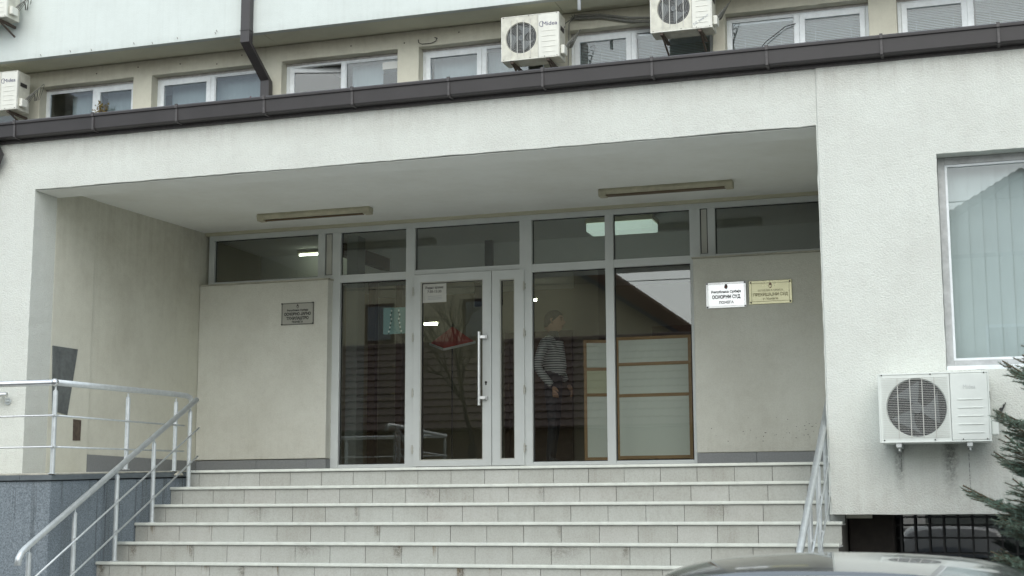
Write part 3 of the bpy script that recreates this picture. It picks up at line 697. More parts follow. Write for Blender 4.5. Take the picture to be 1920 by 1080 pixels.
PST = [(0.745, 1), (0.10, 3), (-0.50, 5), (-1.13, 7), (-1.745, 9)]
stair_rail(-7.5, PST, 'sloping steel handrail at the left end of the steps, before the grey wall', 'stair handrails')
stair_rail(-1.275, PST, 'sloping steel handrail at the right end of the steps beside the white pier', 'stair handrails', s=1)
TR = thing('terrace_railing', 'level steel railing with a corner post on the terrace edge left of the stairs', 'railing', (-8, -1, -0.08))
m_ = MB(); m_.tube([(-7.6, -1.35, 0.691), (-7.6, -0.24, 0.718), (-7.6, 0.62, 0.738), (-7.6, 0.84, 0.738), (-7.6, 0.905, 0.725), (-7.6, 0.935, 0.690), (-7.6, 0.937, 0.655)], 0.027, 16); m_.build('top_rail', 'steel', TR, smooth=True)
m_ = MB(); m_.tube([(-14.6, -1.35, 0.699), (-7.6, -1.35, 0.691)], 0.027, 16); m_.build('top_rail', 'steel_bright', TR, smooth=True)
m_ = MB()
for k in range(6):
    for j in range(10):
        pass
bm = bmesh.new(); bmesh.ops.create_uvsphere(bm, u_segments=16, v_segments=10, radius=0.034); me = bpy.data.meshes.new('corner_ball'); bm.to_mesh(me); bm.free()
me.transform(Matrix.Translation((-7.6, -1.35, 0.692))); link('corner_joint', me, 'steel_bright', TR, smooth=True)
for z0, z1 in ((0.407, 0.436), (0.140, 0.184)):
    m_ = MB(); m_.tube([(-7.578, -1.35, z0), (-7.578, 0.77, z1)], 0.0085, 8); m_.build('infill_bar', 'steel', TR, smooth=True)
    m_ = MB(); m_.tube([(-14.6, -1.375, z0+0.003), (-7.578, -1.375, z0)], 0.0085, 8); m_.build('infill_bar', 'steel_bright', TR, smooth=True)
for (x, y, z0, z1) in ((-7.6, -1.335, -0.088, 0.67), (-7.6, -0.21, -0.02, 0.694), (-7.6, 0.64, -0.014, 0.712), (-9.2, -1.335, -0.09, 0.672), (-10.8, -1.335, -0.09, 0.672)):
    rail_post(TR, x, y, z0, z1)
    for z in (0.41+(y+1.35)*0.0135, 0.142+(y+1.35)*0.02): clamp(TR, (x+0.02, y, z))
wr = thing('ramp_handrail', 'short end of a steel wall handrail on its bracket at the left edge', 'handrail', (-10, -0.1, 0.7))
m_ = MB(); m_.tube([(-13.0, -0.09, 0.735), (-9.03, -0.09, 0.722)], 0.024, 12); m_.build('rail', 'steel_bright', wr, smooth=True)
for xb in (-9.07, -10.5):
    m_ = MB(); m_.tube([(xb, -0.09, 0.70), (xb, -0.06, 0.665), (xb, 0.0, 0.66)], 0.012, 8); m_.tube([(xb, -0.012, 0.66), (xb, 0.002, 0.66)], 0.032, 14); m_.build('bracket', 'steel', wr, smooth=False)

# ------------------------------------------------------------------ air conditioners
def ac_unit(x, y, z, w, h, dpt, label, casing='ac_white', fan_c=0.34, fan_r=0.2, brand=None, ribs=True, style='new', brand_rot=0.0, panel_x=None, side_bits=True):
    """x,y,z: left, front, bottom of the casing; the unit hangs on the wall behind it"""
    t = thing('air_conditioner', label, 'air conditioner', (x+w/2, y+dpt/2, z), 'outdoor air conditioning units on the facade')
    px = panel_x or w*0.62
    cx, cz = x+fan_c, z+h*0.5
    # front plate with the round opening
    n = 48; mb = MB(); x0, x1, z0, z1 = x+0.012, x+px, z+0.012, z+h-0.012; vs = []
    def sq(a):
        c, s_ = math.cos(a), math.sin(a); tx = ((x1-cx) if c > 0 else (cx-x0))/max(abs(c), 1e-6); tz = ((z1-cz) if s_ > 0 else (cz-z0))/max(abs(s_), 1e-6); q = min(tx, tz); return (cx+c*q, cz+s_*q)
    angs = sorted([2*math.pi*i/n for i in range(n)]+[math.atan2(b-cz, a-cx) % (2*math.pi) for a in (x0, x1) for b in (z0, z1)]); n = len(angs)
    for a in angs:
        o = sq(a); vs += [(o[0], y, o[1]), (cx+math.cos(a)*fan_r*1.03, y, cz+math.sin(a)*fan_r*1.03), (cx+math.cos(a)*fan_r, y+0.012, cz+math.sin(a)*fan_r), (cx+math.cos(a)*fan_r, y+0.07, cz+math.sin(a)*fan_r)]
    for i in range(n):
        a, b = i*4, ((i+1) % n)*4
        mb.f += [(a, a+1, b+1, b), (a+1, a+2, b+2, b+1), (a+2, a+3, b+3, b+2)]
    mb.v = vs; mb.build('fan_panel', 'ac_cream' if style == 'old' else casing, t)
    MB().box(x+px+0.003, x+w-0.012, y-0.004, y+0.02, z+0.012, z+h-0.012).build('front_panel', casing, t, bevel=0.006)
    m_ = MB(); m_.box(x, x+0.0115, y-0.004, y+0.03, z, z+h); m_.box(x+w-0.0115, x+w, y-0.004, y+0.03, z, z+h); m_.box(x+0.0115, x+w-0.0115, y-0.0038, y+0.03, z+h-0.0115, z+h); m_.box(x+0.0115, x+w-0.0115, y-0.0038, y+0.03, z, z+0.0115)
    m_.build('edge_frame', casing, t, bevel=0.003)
    m_ = MB(); m_.box(x+0.002, x+w-0.002, y+0.031, y+dpt, z+0.001, z+h-0.001); m_.build('casing', 'ac_cream' if style == 'old' else casing, t, bevel=0.006)
    m_ = MB(); m_.tube([(cx, y+0.028, cz), (cx, y+0.0305, cz)], fan_r*0.998, 32); m_.build('coil', 'fin_grey', t)
    # fan
    m_ = MB()
    for k in range(3):
        a0 = k*2*math.pi/3+0.5+x; vs = []
        for j in range(7):
            f = j/6; r_ = fan_r*(0.2+0.74*f); sp = 0.42+0.25*f; a1 = a0+f*0.35
            for sgn in (-1, 1):
                vs.append((cx+math.cos(a1+sgn*sp)*r_, y+0.018+sgn*0.0045, cz+math.sin(a1+sgn*sp)*r_))
        for j in range(6):
            m_.f.append(tuple(i+len(m_.v) for i in (j*2, j*2+1, j*2+3, j*2+2)))
        m_.v += vs
    m_.build('fan_blades', 'fan_blade', t)
    m_ = MB(); m_.tube([(cx, y+0.010, cz), (cx, y+0.026, cz)], fan_r*0.19, 20); m_.build('fan_hub', 'fan_blade', t)
    # grille wires
    m_ = MB()
    if style == 'new':
        k = 0; zz = z+0.04
        while zz < z+h-0.035:
            if abs(zz-cz) < fan_r*1.0:
                m_.box(x0+0.015, x1-0.012, y-0.0075, y-0.0055, zz-0.0010, zz+0.0010)
            else: m_.box(x0+0.015, x1-0.012, y-0.0045, y-0.0025, zz-0.0010, zz+0.0010)
            zz += 0.0135
        vx = [-0.62, -0.20, 0.21, 0.62]
        for f in vx: m_.box(cx+f*fan_r-0.003, cx+f*fan_r+0.003, y-0.011, y-0.0078, z+0.035, z+h-0.035)
    else:
        for f in (-0.66, -0.24, 0.19, 0.62): m_.box(cx+f*fan_r-0.0035, cx+f*fan_r+0.0035, y-0.010, y-0.004, z+0.05, z+h-0.05)
        for q in range(9):
            rr = fan_r*(0.15+0.1*q); pts = [(cx+math.cos(a*math.pi/14)*rr, y+0.003, cz+math.sin(a*math.pi/14)*rr) for a in range(29)]
            m_.tube(pts, 0.0012, 4, False)
    m_.build('grille', 'ac_grille_wire', t)
    if ribs:
        for k in range(5):
            zr_ = z+h*(0.13+0.118*k); MB().box(x+px+0.055, x+w-0.05, y-0.0085, y-0.0042, zr_-0.004, zr_+0.004).build('rib', casing, t, bevel=0.002)
    for (sx, sz) in ((0.035, 0.02), (w*0.5, 0.02), (w*0.75, 0.02), (w-0.03, 0.02), (0.03, h-0.012), (w*0.48, h-0.012), (w-0.035, h-0.012)):
        m2 = MB(); m2.tube([(x+sx, y-0.007, z+sz), (x+sx, y-0.003, z+sz)], 0.0055, 8); m2.build('screw', 'dark_metal', t)
    # right side service cover, cables, brackets
    if side_bits:
        MB().box(x+w+0.001, x+w+0.055, y+0.05, y+0.19, z+0.05, z+0.17).build('valve_cover', casing, t, bevel=0.01)
        MB().box(x+w-0.001, x+w+0.004, y+0.07, y+0.22, z+h*0.62, z+h*0.72).build('vent_slot', 'dark_metal', t)
        m2 = MB(); k = 0.55 if style == 'new' else 1.0
        for q in range(4):
            pts = []
            for i in range(13):
                f = i/12; a_ = math.pi*f
                pts.append((x+w+0.035+math.sin(a_)*(0.05+0.034*q)*k, y+0.13+0.035*q+(dpt-0.02)*f*0.9, z+0.15+math.sin(a_*0.92)*(0.12+0.055*q)*k+f*0.04))
            m2.tube(pts, (0.009, 0.007, 0.005, 0.004)[q], 6)
        m2.build('cable_loop', 'cable_grey' if style == 'old' else 'wire_black', t, smooth=True)
    for bx in (0.14, w-0.16):
        m2 = MB(); m2.box(x+bx-0.018, x+bx+0.018, y+0.02, y+dpt+0.16, z-0.035, z-0.001); m2.box(x+bx-0.02, x+bx+0.02, y+0.012, y+0.02, z-0.03, z-0.002)
        (m2.bar((x+bx, y+0.06, z-0.03), (x+bx, y+dpt+0.15, z-0.17), 0.02, 0.02) if style == 'old' else m2.box(x+bx-0.006, x+bx+0.006, y+0.05, y+dpt+0.04, z-0.06, z-0.0355)); m2.build('bracket', 'bracket_rust' if style == 'old' else 'steel', t)
    return t
a1 = ac_unit(-0.808, -0.35, 0.095, 0.825, 0.536, 0.30, 'large clean white air conditioner with horizontal wire grille beside the spruce', fan_c=0.285, fan_r=0.222, panel_x=0.535)
a1b = put_text('lettering', 'Midea', 0.045, (-0.13, -0.3555, 0.50), 'print_grey', a1, width=0.09)
def midea_logo(t, x, y, z, w, m='print_blue'):
    put_text('lettering', 'Midea', 0.075, (x+0.02, y, z-0.02), m, t, width=w)
    mb = MB(); pts = [(x-w*0.42+math.cos(a)*0.035, y, z+0.005+math.sin(a)*0.035) for a in [R(60+i*12) for i in range(21)]]; mb.tube(pts, 0.003, 5); mb.build('logo_ring', m, t)
a2 = ac_unit(-5.811, 5.45, 5.385, 0.787, 0.600, 0.30, 'cream air conditioner with round fan guard at the top centre, above the brown gutter', 'ac_old_white', fan_c=0.27, fan_r=0.205, style='old', panel_x=0.50)
midea_logo(a2, -5.17, 5.444, 5.835, 0.20)
a3 = ac_unit(-3.824, 5.45, 5.560, 0.787, 0.600, 0.30, 'white air conditioner cut by the top edge, right of the hanging white pipe', 'ac_old_white', fan_c=0.30, fan_r=0.205, style='old', panel_x=0.53)
put_text('lettering', 'DC Inverter', 0.045, (-3.17, 5.444, 5.66), 'print_faint', a3, width=0.22, rot=R(32))
a4 = ac_unit(-14.05, 5.45, 5.425, 0.787, 0.580, 0.30, 'air conditioner at the left edge below the soffit, with cable loops on its right side', 'ac_old_white', fan_c=0.27, fan_r=0.2, style='old', panel_x=0.5, ribs=True)
midea_logo(a4, -13.42, 5.444, 5.86, 0.20)
a5 = ac_unit(-13.94, 4.98, 6.66, 0.787, 0.60, 0.30, 'air conditioner in the top left corner on the white upper wall, mostly out of view', 'ac_old_white', fan_c=0.27, fan_r=0.2, style='old', panel_x=0.5)
# wall clutter near the units
o = MB(); o.tube([(-4.72, 5.33, 6.9), (-4.72, 5.33, 5.93)], 0.022, 12); tag(o.build('drain_pipe', 'pvc_white', smooth=True), 'short white plastic pipe hanging from the top edge beside the central air conditioner', 'pipe')
o = MB()
o.tube([(-4.95, 5.95, 6.045), (-4.6, 5.955, 6.03), (-4.2, 5.96, 5.93), (-3.75, 5.90, 5.86)], 0.020, 8)
o.tube([(-4.95, 5.93, 6.075), (-4.6, 5.92, 6.05), (-4.2, 5.93, 5.965), (-3.75, 5.88, 5.90)], 0.016, 8)
o.tube([(-4.98, 5.95, 6.08), (-5.0, 5.93, 6.03), (-5.06, 5.85, 5.95), (-5.02, 5.7, 5.85)], 0.008, 6)
o.tube([(-4.98, 5.96, 6.06), (-5.03, 5.95, 5.98), (-5.05, 5.96, 5.3), (-5.05, 5.97, 4.6)], 0.007, 6)
for i in range(5):
    a = random.uniform(0, 6); o.tube([(-4.96, 5.95, 6.05), (-4.96+0.06*math.cos(a), 5.93, 6.05+0.05*math.sin(a))], 0.006, 5)
tag(o.build('refrigerant_pipes', 'cable_grey', smooth=True), 'bundle of grey insulated pipes running between the two upper air conditioners', 'pipes')
o = MB(); o.tube([(-7.19, 5.985, 6.0), (-7.18, 5.98, 5.955), (-7.13, 5.98, 5.93), (-7.0, 5.985, 5.93), (-6.93, 5.98, 5.95), (-6.91, 5.98, 5.99), (-6.95, 5.985, 6.01)], 0.005, 6)
tag(o.build('loose_cable', 'wire_black'), 'curled thin cable end on the wall above the fourth upper window', 'cable')
o = MB(); o.tube([(-2.09, 6.155, 5.73), (-2.22, 6.14, 5.70), (-2.36, 6.145, 5.60), (-2.46, 6.13, 5.53), (-2.52, 6.10, 5.45), (-2.6, 6.0, 4.6)], 0.006, 6)
tag(o.build('loose_cable', 'wire_black'), 'thin dark cable slanting across the left pane of the window beside the top air conditioner', 'cable')

# drip stains under the lower unit
def runs(name, x0, x1, z1, z0, y, n, m, lab):
    mb = MB()
    for i in range(n):
        x = random.uniform(x0, x1); w = random.uniform(0.002, 0.006); l = (z1-z0)*random.uniform(0.3, 1); zt = z1-random.uniform(0, 0.08)
        mb.add([(x-w*0.4, y, zt), (x+w*0.4, y, zt), (x+w, y, zt-l*0.4), (x+w*0.2, y, zt-l), (x-w*0.8, y, zt-l*0.5)], [(0, 1, 2, 3, 4)])
    return mb.build(name, m, CH)
def mat_drip():
    m = bpy.data.materials.new('drip_film'); m.use_nodes = True; t = m.node_tree; b = t.nodes['Principled BSDF']; MATS['drip_film'] = m
    b.inputs['Base Color'].default_value = (0.10, 0.095, 0.085, 1); b.inputs['Roughness'].default_value = 0.9
    tc = N(t, 'ShaderNodeTexCoord'); n = N(t, 'ShaderNodeTexNoise', Scale=55.0, Detail=4.0, Roughness=0.7); t.links.new(tc.outputs['Object'], n.inputs['Vector'])
    r = N(t, 'ShaderNodeMapRange'); r.inputs[1].default_value = 0.42; r.inputs[2].default_value = 0.75; r.inputs[4].default_value = 0.65; t.links.new(n.outputs[0], r.inputs[0]); t.links.new(r.outputs[0], b.inputs['Alpha'])
mat_drip()
def stain_patch(x, w, z1, z0, y=-0.019, amt=0.36, col=(0.10, 0.10, 0.09), par=None):
    """soft water mark: a sheet whose alpha fades at the sides and downwards"""
    m = bpy.data.materials.new('water_mark'); m.use_nodes = True; t = m.node_tree; b = t.nodes['Principled BSDF']; L = t.links.new
    b.inputs['Base Color'].default_value = rgb(col); b.inputs['Roughness'].default_value = 0.9
    tc = N(t, 'ShaderNodeTexCoord'); sep = N(t, 'ShaderNodeSeparateXYZ'); L(tc.outputs['Generated'], sep.inputs[0])
    def mm(op, a, bb=None):
        n = N(t, 'ShaderNodeMath', operation=op)
        for i, v in enumerate((a, bb)):
            if v is None: continue
            if isinstance(v, (int, float)): n.inputs[i].default_value = v
            else: L(v, n.inputs[i])
        return n.outputs[0]
    side = mm('SINE', mm('MULTIPLY', sep.outputs[0], math.pi)); side = mm('POWER', side, 1.5)
    vert = mm('MULTIPLY', mm('SINE', mm('MULTIPLY', mm('POWER', sep.outputs[2], 2.0), math.pi)), 1.0)
    n1 = N(t, 'ShaderNodeTexNoise', Scale=38.0, Detail=5.0, Roughness=0.75); L(tc.outputs['Object'], n1.inputs['Vector'])
    r = N(t, 'ShaderNodeMapRange'); r.inputs[1].default_value = 0.35; r.inputs[2].default_value = 0.7; L(n1.outputs[0], r.inputs[0])
    L(mm('MULTIPLY', mm('MULTIPLY', side, vert), mm('MULTIPLY', r.outputs[0], amt)), b.inputs['Alpha'])
    MATS['wm'] = m
    MB().box(x-w/2, x+w/2, y-0.001, y, z0, z1).build('water_stain', m, par or CH)
stain_patch(-0.30, 0.16, 0.20, -0.44); stain_patch(-0.69, 0.10, 0.16, -0.40, -0.0195)
for (x, k, w_, a_) in ((-6.83, 4, 0.06, 0.7), (-4.84, 4, 0.12, 0.8), (-4.16, 5, 0.10, 0.9), (-5.50, 2, 0.05, 0.5), (-7.42, 4, 0.08, 0.7), (-7.55, 5, 0.10, 0.8), (-5.16, 3, 0.08, 0.5), (-3.50, 3, 0.06, 0.4), (-2.85, 4, 0.07, 0.5), (-6.16, 5, 0.09, 0.6), (-3.84, 1, 0.07, 0.4), (-6.5, 2, 0.3, 0.25), (-2.2, 2, 0.4, 0.25), (-4.9, 1, 0.5, 0.25), (-3.4, 4, 0.5, 0.3), (-5.7, 4, 0.4, 0.3)):
    stain_patch(x, w_, -k*RISE-0.012, -(k+1)*RISE-0.015, YT-k*TREAD-0.0022, a_*0.55, (0.15, 0.115, 0.075), ST)
MB().box(-0.163, -0.157, -0.020, -0.0185, -0.25, 0.02).build('water_stain', 'drip_film', CH)
MB().box(-0.675, -0.669, -0.020, -0.0185, -0.12, 0.03).build('water_stain', 'drip_film', CH)

# ------------------------------------------------------------------ name plates, notices
def emblem(par, x, y, z, s, m1, m2):
    mb = MB(); sh = [(x-0.4*s, z+0.35*s), (x+0.4*s, z+0.35*s), (x+0.42*s, z-0.1*s), (x+0.2*s, z-0.42*s), (x, z-0.55*s), (x-0.2*s, z-0.42*s), (x-0.42*s, z-0.1*s)]
    mb.prism(sh, y-0.002, y, 'y').build('crest_shield', m1, par)
    mb = MB(); cr = [(x-0.28*s, z+0.38*s), (x+0.28*s, z+0.38*s), (x+0.36*s, z+0.62*s), (x+0.17*s, z+0.60*s), (x+0.10*s, z+0.85*s), (x, z+0.98*s), (x-0.10*s, z+0.85*s), (x-0.17*s, z+0.60*s), (x-0.36*s, z+0.62*s)]
    mb.prism(cr, y-0.002, y, 'y').build('crest_crown', m1, par)
    mb = MB(); mb.prism([(x-0.03*s, z+0.22*s), (x+0.03*s, z+0.22*s), (x+0.03*s, z-0.4*s), (x-0.03*s, z-0.4*s)], y-0.003, y-0.0021, 'y')
    for sg in (-1, 1): mb.prism([(x+sg*0.05*s, z+0.20*s), (x+sg*0.17*s, z+0.26*s), (x+sg*0.30*s, z+0.05*s), (x+sg*0.22*s, z-0.22*s), (x+sg*0.05*s, z-0.3*s)][::sg], y-0.003, y-0.0021, 'y')
    mb.build('crest_eagle', m2, par)
def plate(x0, x1, z0, z1, m, label, lines, ink, em, screws, rim=None, rw=0.022):
    t = thing('name_plate', label, 'sign', ((x0+x1)/2, 3.27, z0), 'court name plates'); y = 3.255
    MB().box(x0, x1, y, 3.2695, z0, z1).build('plate', m, t, bevel=0.002)
    if rim:
        f = MB(); frame_box(f, x0-rw*0.55, x1+rw*0.55, z0-rw*0.55, z1+rw*0.55, rw, y-0.004, y+0.012); f.build('rim', rim, t, bevel=0.002)
    for sx in (x0+screws, x1-screws):
        for sz in (z0+screws, z1-screws):
            s_ = MB(); s_.tube([(sx, y-0.010, sz), (sx, y+0.0, sz)], 0.009, 10); s_.build('screw', 'dark_metal', t)
    for (txt, size, z, w, b) in lines:
        put_text('lettering', txt, size, ((x0+x1)/2, y-0.0012, z), ink, t, width=w, bold=b)
    emblem(t, (x0+x1)/2, y-0.0005, em[0], em[1], em[2], em[3])
    return t
plate(-7.79, -7.392, 1.752, 1.996, 'plate_silver', 'dull silver name plate for the public prosecutor on the wall left of the glazing',
      [('Република Србија', 0.030, 1.905, 0.27, 0.0006), ('ОСНОВНО ЈАВНО', 0.047, 1.855, 0.34, 0.0016), ('ТУЖИЛАШТВО', 0.047, 1.805, 0.285, 0.0016), ('ПОЖЕГА', 0.032, 1.767, 0.14, 0.001)], 'ink', (1.955, 0.034, 'emblem_dark', 'plate_silver'), 0.0, rim='rim_grey', rw=0.011)
plate(-2.782, -2.38, 1.724, 1.975, 'plate_white', 'bright white court name plate in a silver rim, left of the brass one',
      [('Република Србија', 0.036, 1.872, 0.315, 0.0012), ('ОСНОВНИ СУД', 0.050, 1.812, 0.30, 0.0022), ('ПОЖЕГА', 0.038, 1.757, 0.155, 0.0012)], 'ink', (1.934, 0.042, 'emblem_dark', 'emblem_red'), 0.0, rim='steel_bright')
pl = plate(-2.337, -1.89, 1.735, 1.982, 'plate_brass', 'yellowish brass name plate of the misdemeanour court beside the white one',
      [('РЕПУБЛИКА СРБИЈА', 0.026, 1.868, 0.26, 0.0), ('ПРЕКРШАЈНИ СУД', 0.044, 1.818, 0.36, 0.0008), ('У ПОЖЕГИ', 0.028, 1.776, 0.16, 0.0005)], 'ink_brown', (1.922, 0.042, 'emblem_red', 'plate_brass'), 0.018)
f = MB(); frame_box(f, -2.312, -1.915, 1.760, 1.957, 0.0035, 3.2535, 3.2547); f.build('engraved_border', 'ink_brown', pl)
nb = thing('notice', 'white paper notice with opening hours taped inside the door glass', 'notice', (-5.95, 3.41, 1.95))
MB().box(-6.095, -5.803, 3.4135, 3.4165, 1.950, 2.165).build('sheet', 'paper', nb)
put_text('lettering', 'Радно време', 0.042, (-5.95, 3.4125, 2.108), 'ink', nb, width=0.215)
put_text('lettering', '7:30-15:30', 0.042, (-5.95, 3.4125, 2.062), 'ink', nb, width=0.17)
for z in (2.02, 2.0, 1.985): MB().box(-6.03, -5.86, 3.4128, 3.4134, z, z+0.004).build('print_line', 'print_faint', nb)
ps = thing('poster', 'teal poster with rows of linked symbols stuck inside the glass left of the door', 'poster', (-6.45, 3.46, 1.62))
MB().box(-6.597, -6.300, 3.4605, 3.4635, 1.613, 1.920).build('sheet', 'poster_teal', ps)
for i in range(6):
    for sx in (-1, 1):
        zz = 1.885-i*0.048; dx = 0.045+0.012*(i % 2)+(0.02 if i > 3 else 0)
        s_ = MB(); s_.prism([(-6.45+sx*dx-0.010, zz), (-6.45+sx*dx, zz+0.014), (-6.45+sx*dx+0.010, zz), (-6.45+sx*dx, zz-0.014)], 3.4595, 3.4603, 'y'); s_.build('symbol', 'paper_bright', ps)
        s_ = MB(); s_.prism([(-6.45+sx*dx-0.008, zz-0.02), (-6.45+sx*dx+0.008, zz-0.02), (-6.45+sx*dx+0.006, zz-0.032), (-6.45+sx*dx-0.006, zz-0.032)], 3.4595, 3.4603, 'y'); s_.build('symbol', 'ink', ps)
tag(MB().box(-7.80, -7.565, 6.182, 6.1845, 5.690, 5.795).build('sheet_of_paper', 'paper_bright'), 'bright white paper rectangle stuck in the corner of the window with the tilted sash', 'paper')

# ------------------------------------------------------------------ lamps
def tube_lamp(x0, x1, y, z, label, lou):
    t = thing('ceiling_lamp', label, 'lamp', ((x0+x1)/2, y, z), 'strip lights under the porch ceiling')
    zz = z-0.075
    MB().prism([(y-0.055, z-0.001), (y-0.062, z-0.03), (y-0.045, zz+0.012), (y+0.045, zz+0.012), (y+0.062, z-0.03), (y+0.055, z-0.001)], x0, x1).build('housing', 'lamp_cream', t, bevel=0.004)
    for a, b in ((x0-0.004, x0+0.075), (x1-0.075, x1+0.004)):
        MB().prism([(y-0.06, z-0.002), (y-0.066, z-0.03), (y-0.05, zz-0.006), (y+0.05, zz-0.006), (y+0.066, z-0.03), (y+0.06, z-0.002)], a, b).build('end_cap', 'lamp_cream', t, bevel=0.006)
    if lou:
        MB().box(x0+0.076, x1-0.076, y-0.047, y+0.047, zz+0.002, zz+0.0115).build('louvre', 'lamp_louvre', t)
    else:
        m_ = MB(); m_.tube([(x0+0.08, y, zz+0.002), (x1-0.08, y, zz+0.002)], 0.012, 10); m_.build('tube', 'lamp_louvre', t)
tube_lamp(-7.70, -6.34, 2.47, 2.902, 'bare cream tube lamp on the left half of the porch ceiling', False)
tube_lamp(-3.74, -2.35, 2.45, 2.900, 'cream ceiling lamp with brown louvre on the right half of the porch ceiling', True)
tl = thing('hall_lamp', 'boxy pale green glowing ceiling lamp seen through the right transoms', 'lamp', (-3.9, 4.0, 2.85), 'lamps inside the hall')
MB().box(-4.27, -3.50, 3.86, 4.17, 2.745, 2.845).build('diffuser', 'diffuser_pale', tl, bevel=0.01)
MB().box(-4.28, -3.49, 3.85, 4.18, 2.846, 2.90).build('base', 'lamp_cream', tl)
for (x, y, z, l, lab) in ((-6.15, 7.9, 2.60, 0.14, 'tiny lit tube lamp deep in the hall above the standing person'), (-7.72, 7.9, 2.32, 0.24, 'small lit lamp deep in the hall behind the wide door leaf'), (-8.16, 4.9, 2.885, 0.5, 'lit strip lamp seen in the left transom window')):
    t = thing('hall_lamp', lab, 'lamp', (x, y, z), 'lamps inside the hall')
    MB().box(x-l/2, x+l/2, y-0.03, y+0.03, z+0.02, z+0.05).build('base', 'lamp_cream', t)
    m_ = MB(); m_.tube([(x-l/2+0.02, y, z), (x+l/2-0.02, y, z)], 0.015, 8); m_.build('tube', 'tube_lit_soft' if y < 6 else 'tube_lit', t)

# ------------------------------------------------------------------ hall interior
MB().box(-9.2, -0.95, 9.2, 9.3, 0.0, 3.3).build('hall_back_wall', 'hall_wall', CH)
MB().box(-9.2, -9.1, 3.6, 9.2, 0.0, 3.3).build('hall_side_wall', 'hall_wall', CH)
MB().box(-1.0, -0.9, 3.6, 9.2, 0.0, 3.3).build('hall_side_wall', 'hall_wall', CH)
MB().box(-9.2, -0.9, 3.7, 9.2, 2.95, 3.1).build('hall_ceiling', 'hall_ceiling', CH)
MB().box(-9.1, -1.0, 5.2, 5.5, 2.62, 2.949).build('hall_beam', 'hall_ceiling', CH)
MB().box(-7.40, -7.255, 4.2, 4.42, 0.085, 2.949).build('hall_column', 'column_grey', CH)
m_ = MB(); m_.box(-7.09, -6.97, 5.6, 5.7, 0.085, 2.72); m_.box(-7.72, -7.62, 5.6, 5.7, 0.085, 2.72); m_.box(-7.62, -7.09, 5.6, 5.7, 2.60, 2.72); m_.build('hall_door_frame', 'hall_wood', CH)
m_ = MB(); m_.bar((-7.75, 4.55, 2.90), (-7.04, 5.6, 2.66), 0.10, 0.16); m_.build('hall_timber', 'hall_wood', CH)
m_ = MB(); m_.box(-7.45, -7.36, 5.9, 6.0, 0.085, 2.6); m_.build('hall_post', 'hall_wood', CH)
for (a, b) in ((-6.9, -6.0), (-4.6, -3.7), (-3.2, -2.3)):
    m_ = MB(); m_.box(a, b, 9.14, 9.2, 0.085, 2.2); m_.build('hall_door', 'hall_wood', CH)
    m_ = MB(); m_.box(a-0.08, a, 9.12, 9.2, 0.085, 2.3); m_.box(b, b+0.08, 9.12, 9.2, 0.085, 2.3); m_.box(a, b, 9.12, 9.2, 2.2, 2.3); m_.build('hall_door_frame', 'hall_wood', CH)
m_ = MB(); m_.box(-5.4, -5.05, 7.4, 7.9, 0.085, 2.949); m_.build('hall_column', 'hall_wall', CH)
m_ = MB(); m_.tube([(-8.35, 5.4, 2.9), (-8.35, 5.4, 2.68), (-8.33, 5.3, 2.5), (-8.2, 5.2, 2.38), (-8.0, 5.2, 2.34)], 0.09, 12); tag(m_.build('duct_pipe', 'hall_ceiling', smooth=True), 'pale bent duct seen through the left transom window', 'duct')
scn = thing('monitor', 'dark flat screen mounted high inside the hall, seen through the top of the wide door', 'screen', (-5.7, 4.9, 2.2))
MB().box(-5.98, -5.62, 4.88, 4.92, 2.10, 2.40).build('screen', 'black_void', scn, bevel=0.004); MB().box(-5.86, -5.76, 4.92, 4.98, 2.2, 2.93).build('mount', 'dark_metal', scn)

def board(x0, x1, y, z0, z1, splits, label, rot=0.0, cream=None, pivot=None):
    t = thing('display_board', label, 'board', (x0, y, 0.085), 'wood framed display boards in the hall')
    if rot: t.rotation_euler = (0, 0, rot)
    def bx(name, a, b, c, d_, e, f_, m):
        m_ = MB().box(a, b, c, d_, e, f_); o = m_.build(name, m, None, bevel=0.002); o.parent = t; o.location = -Vector(t.location); return o
    w = 0.036
    bx('stile', x0, x0+w, y, y+0.03, 0.086, z1, 'board_wood'); bx('stile', x1-w, x1, y, y+0.03, 0.086, z1, 'board_wood')
    zs = [z0]+splits+[z1-w]
    for z in zs: bx('rail', x0+w, x1-w, y+0.001, y+0.029, z, z+w, 'board_wood')
    for i in range(len(zs)-1):
        bx('panel', x0+w, x1-w, y+0.008, y+0.022, zs[i]+w, zs[i+1], 'board_panel_cream' if cream == i else 'board_panel')
    if rot:
        for o in t.children:
            o.location = (0, 0, 0)
            for v in o.data.vertices: v.co -= Vector(t.location)
board(-4.00, -3.13, 4.08, 0.165, 1.545, [0.86, 1.215], 'wood framed board with three white panels behind the rightmost tall pane')
board(-4.44, -3.70, 4.32, 0.165, 1.56, [0.90, 1.20], 'angled wood framed board with a cream middle panel, next to the standing person', rot=R(14), cream=1)

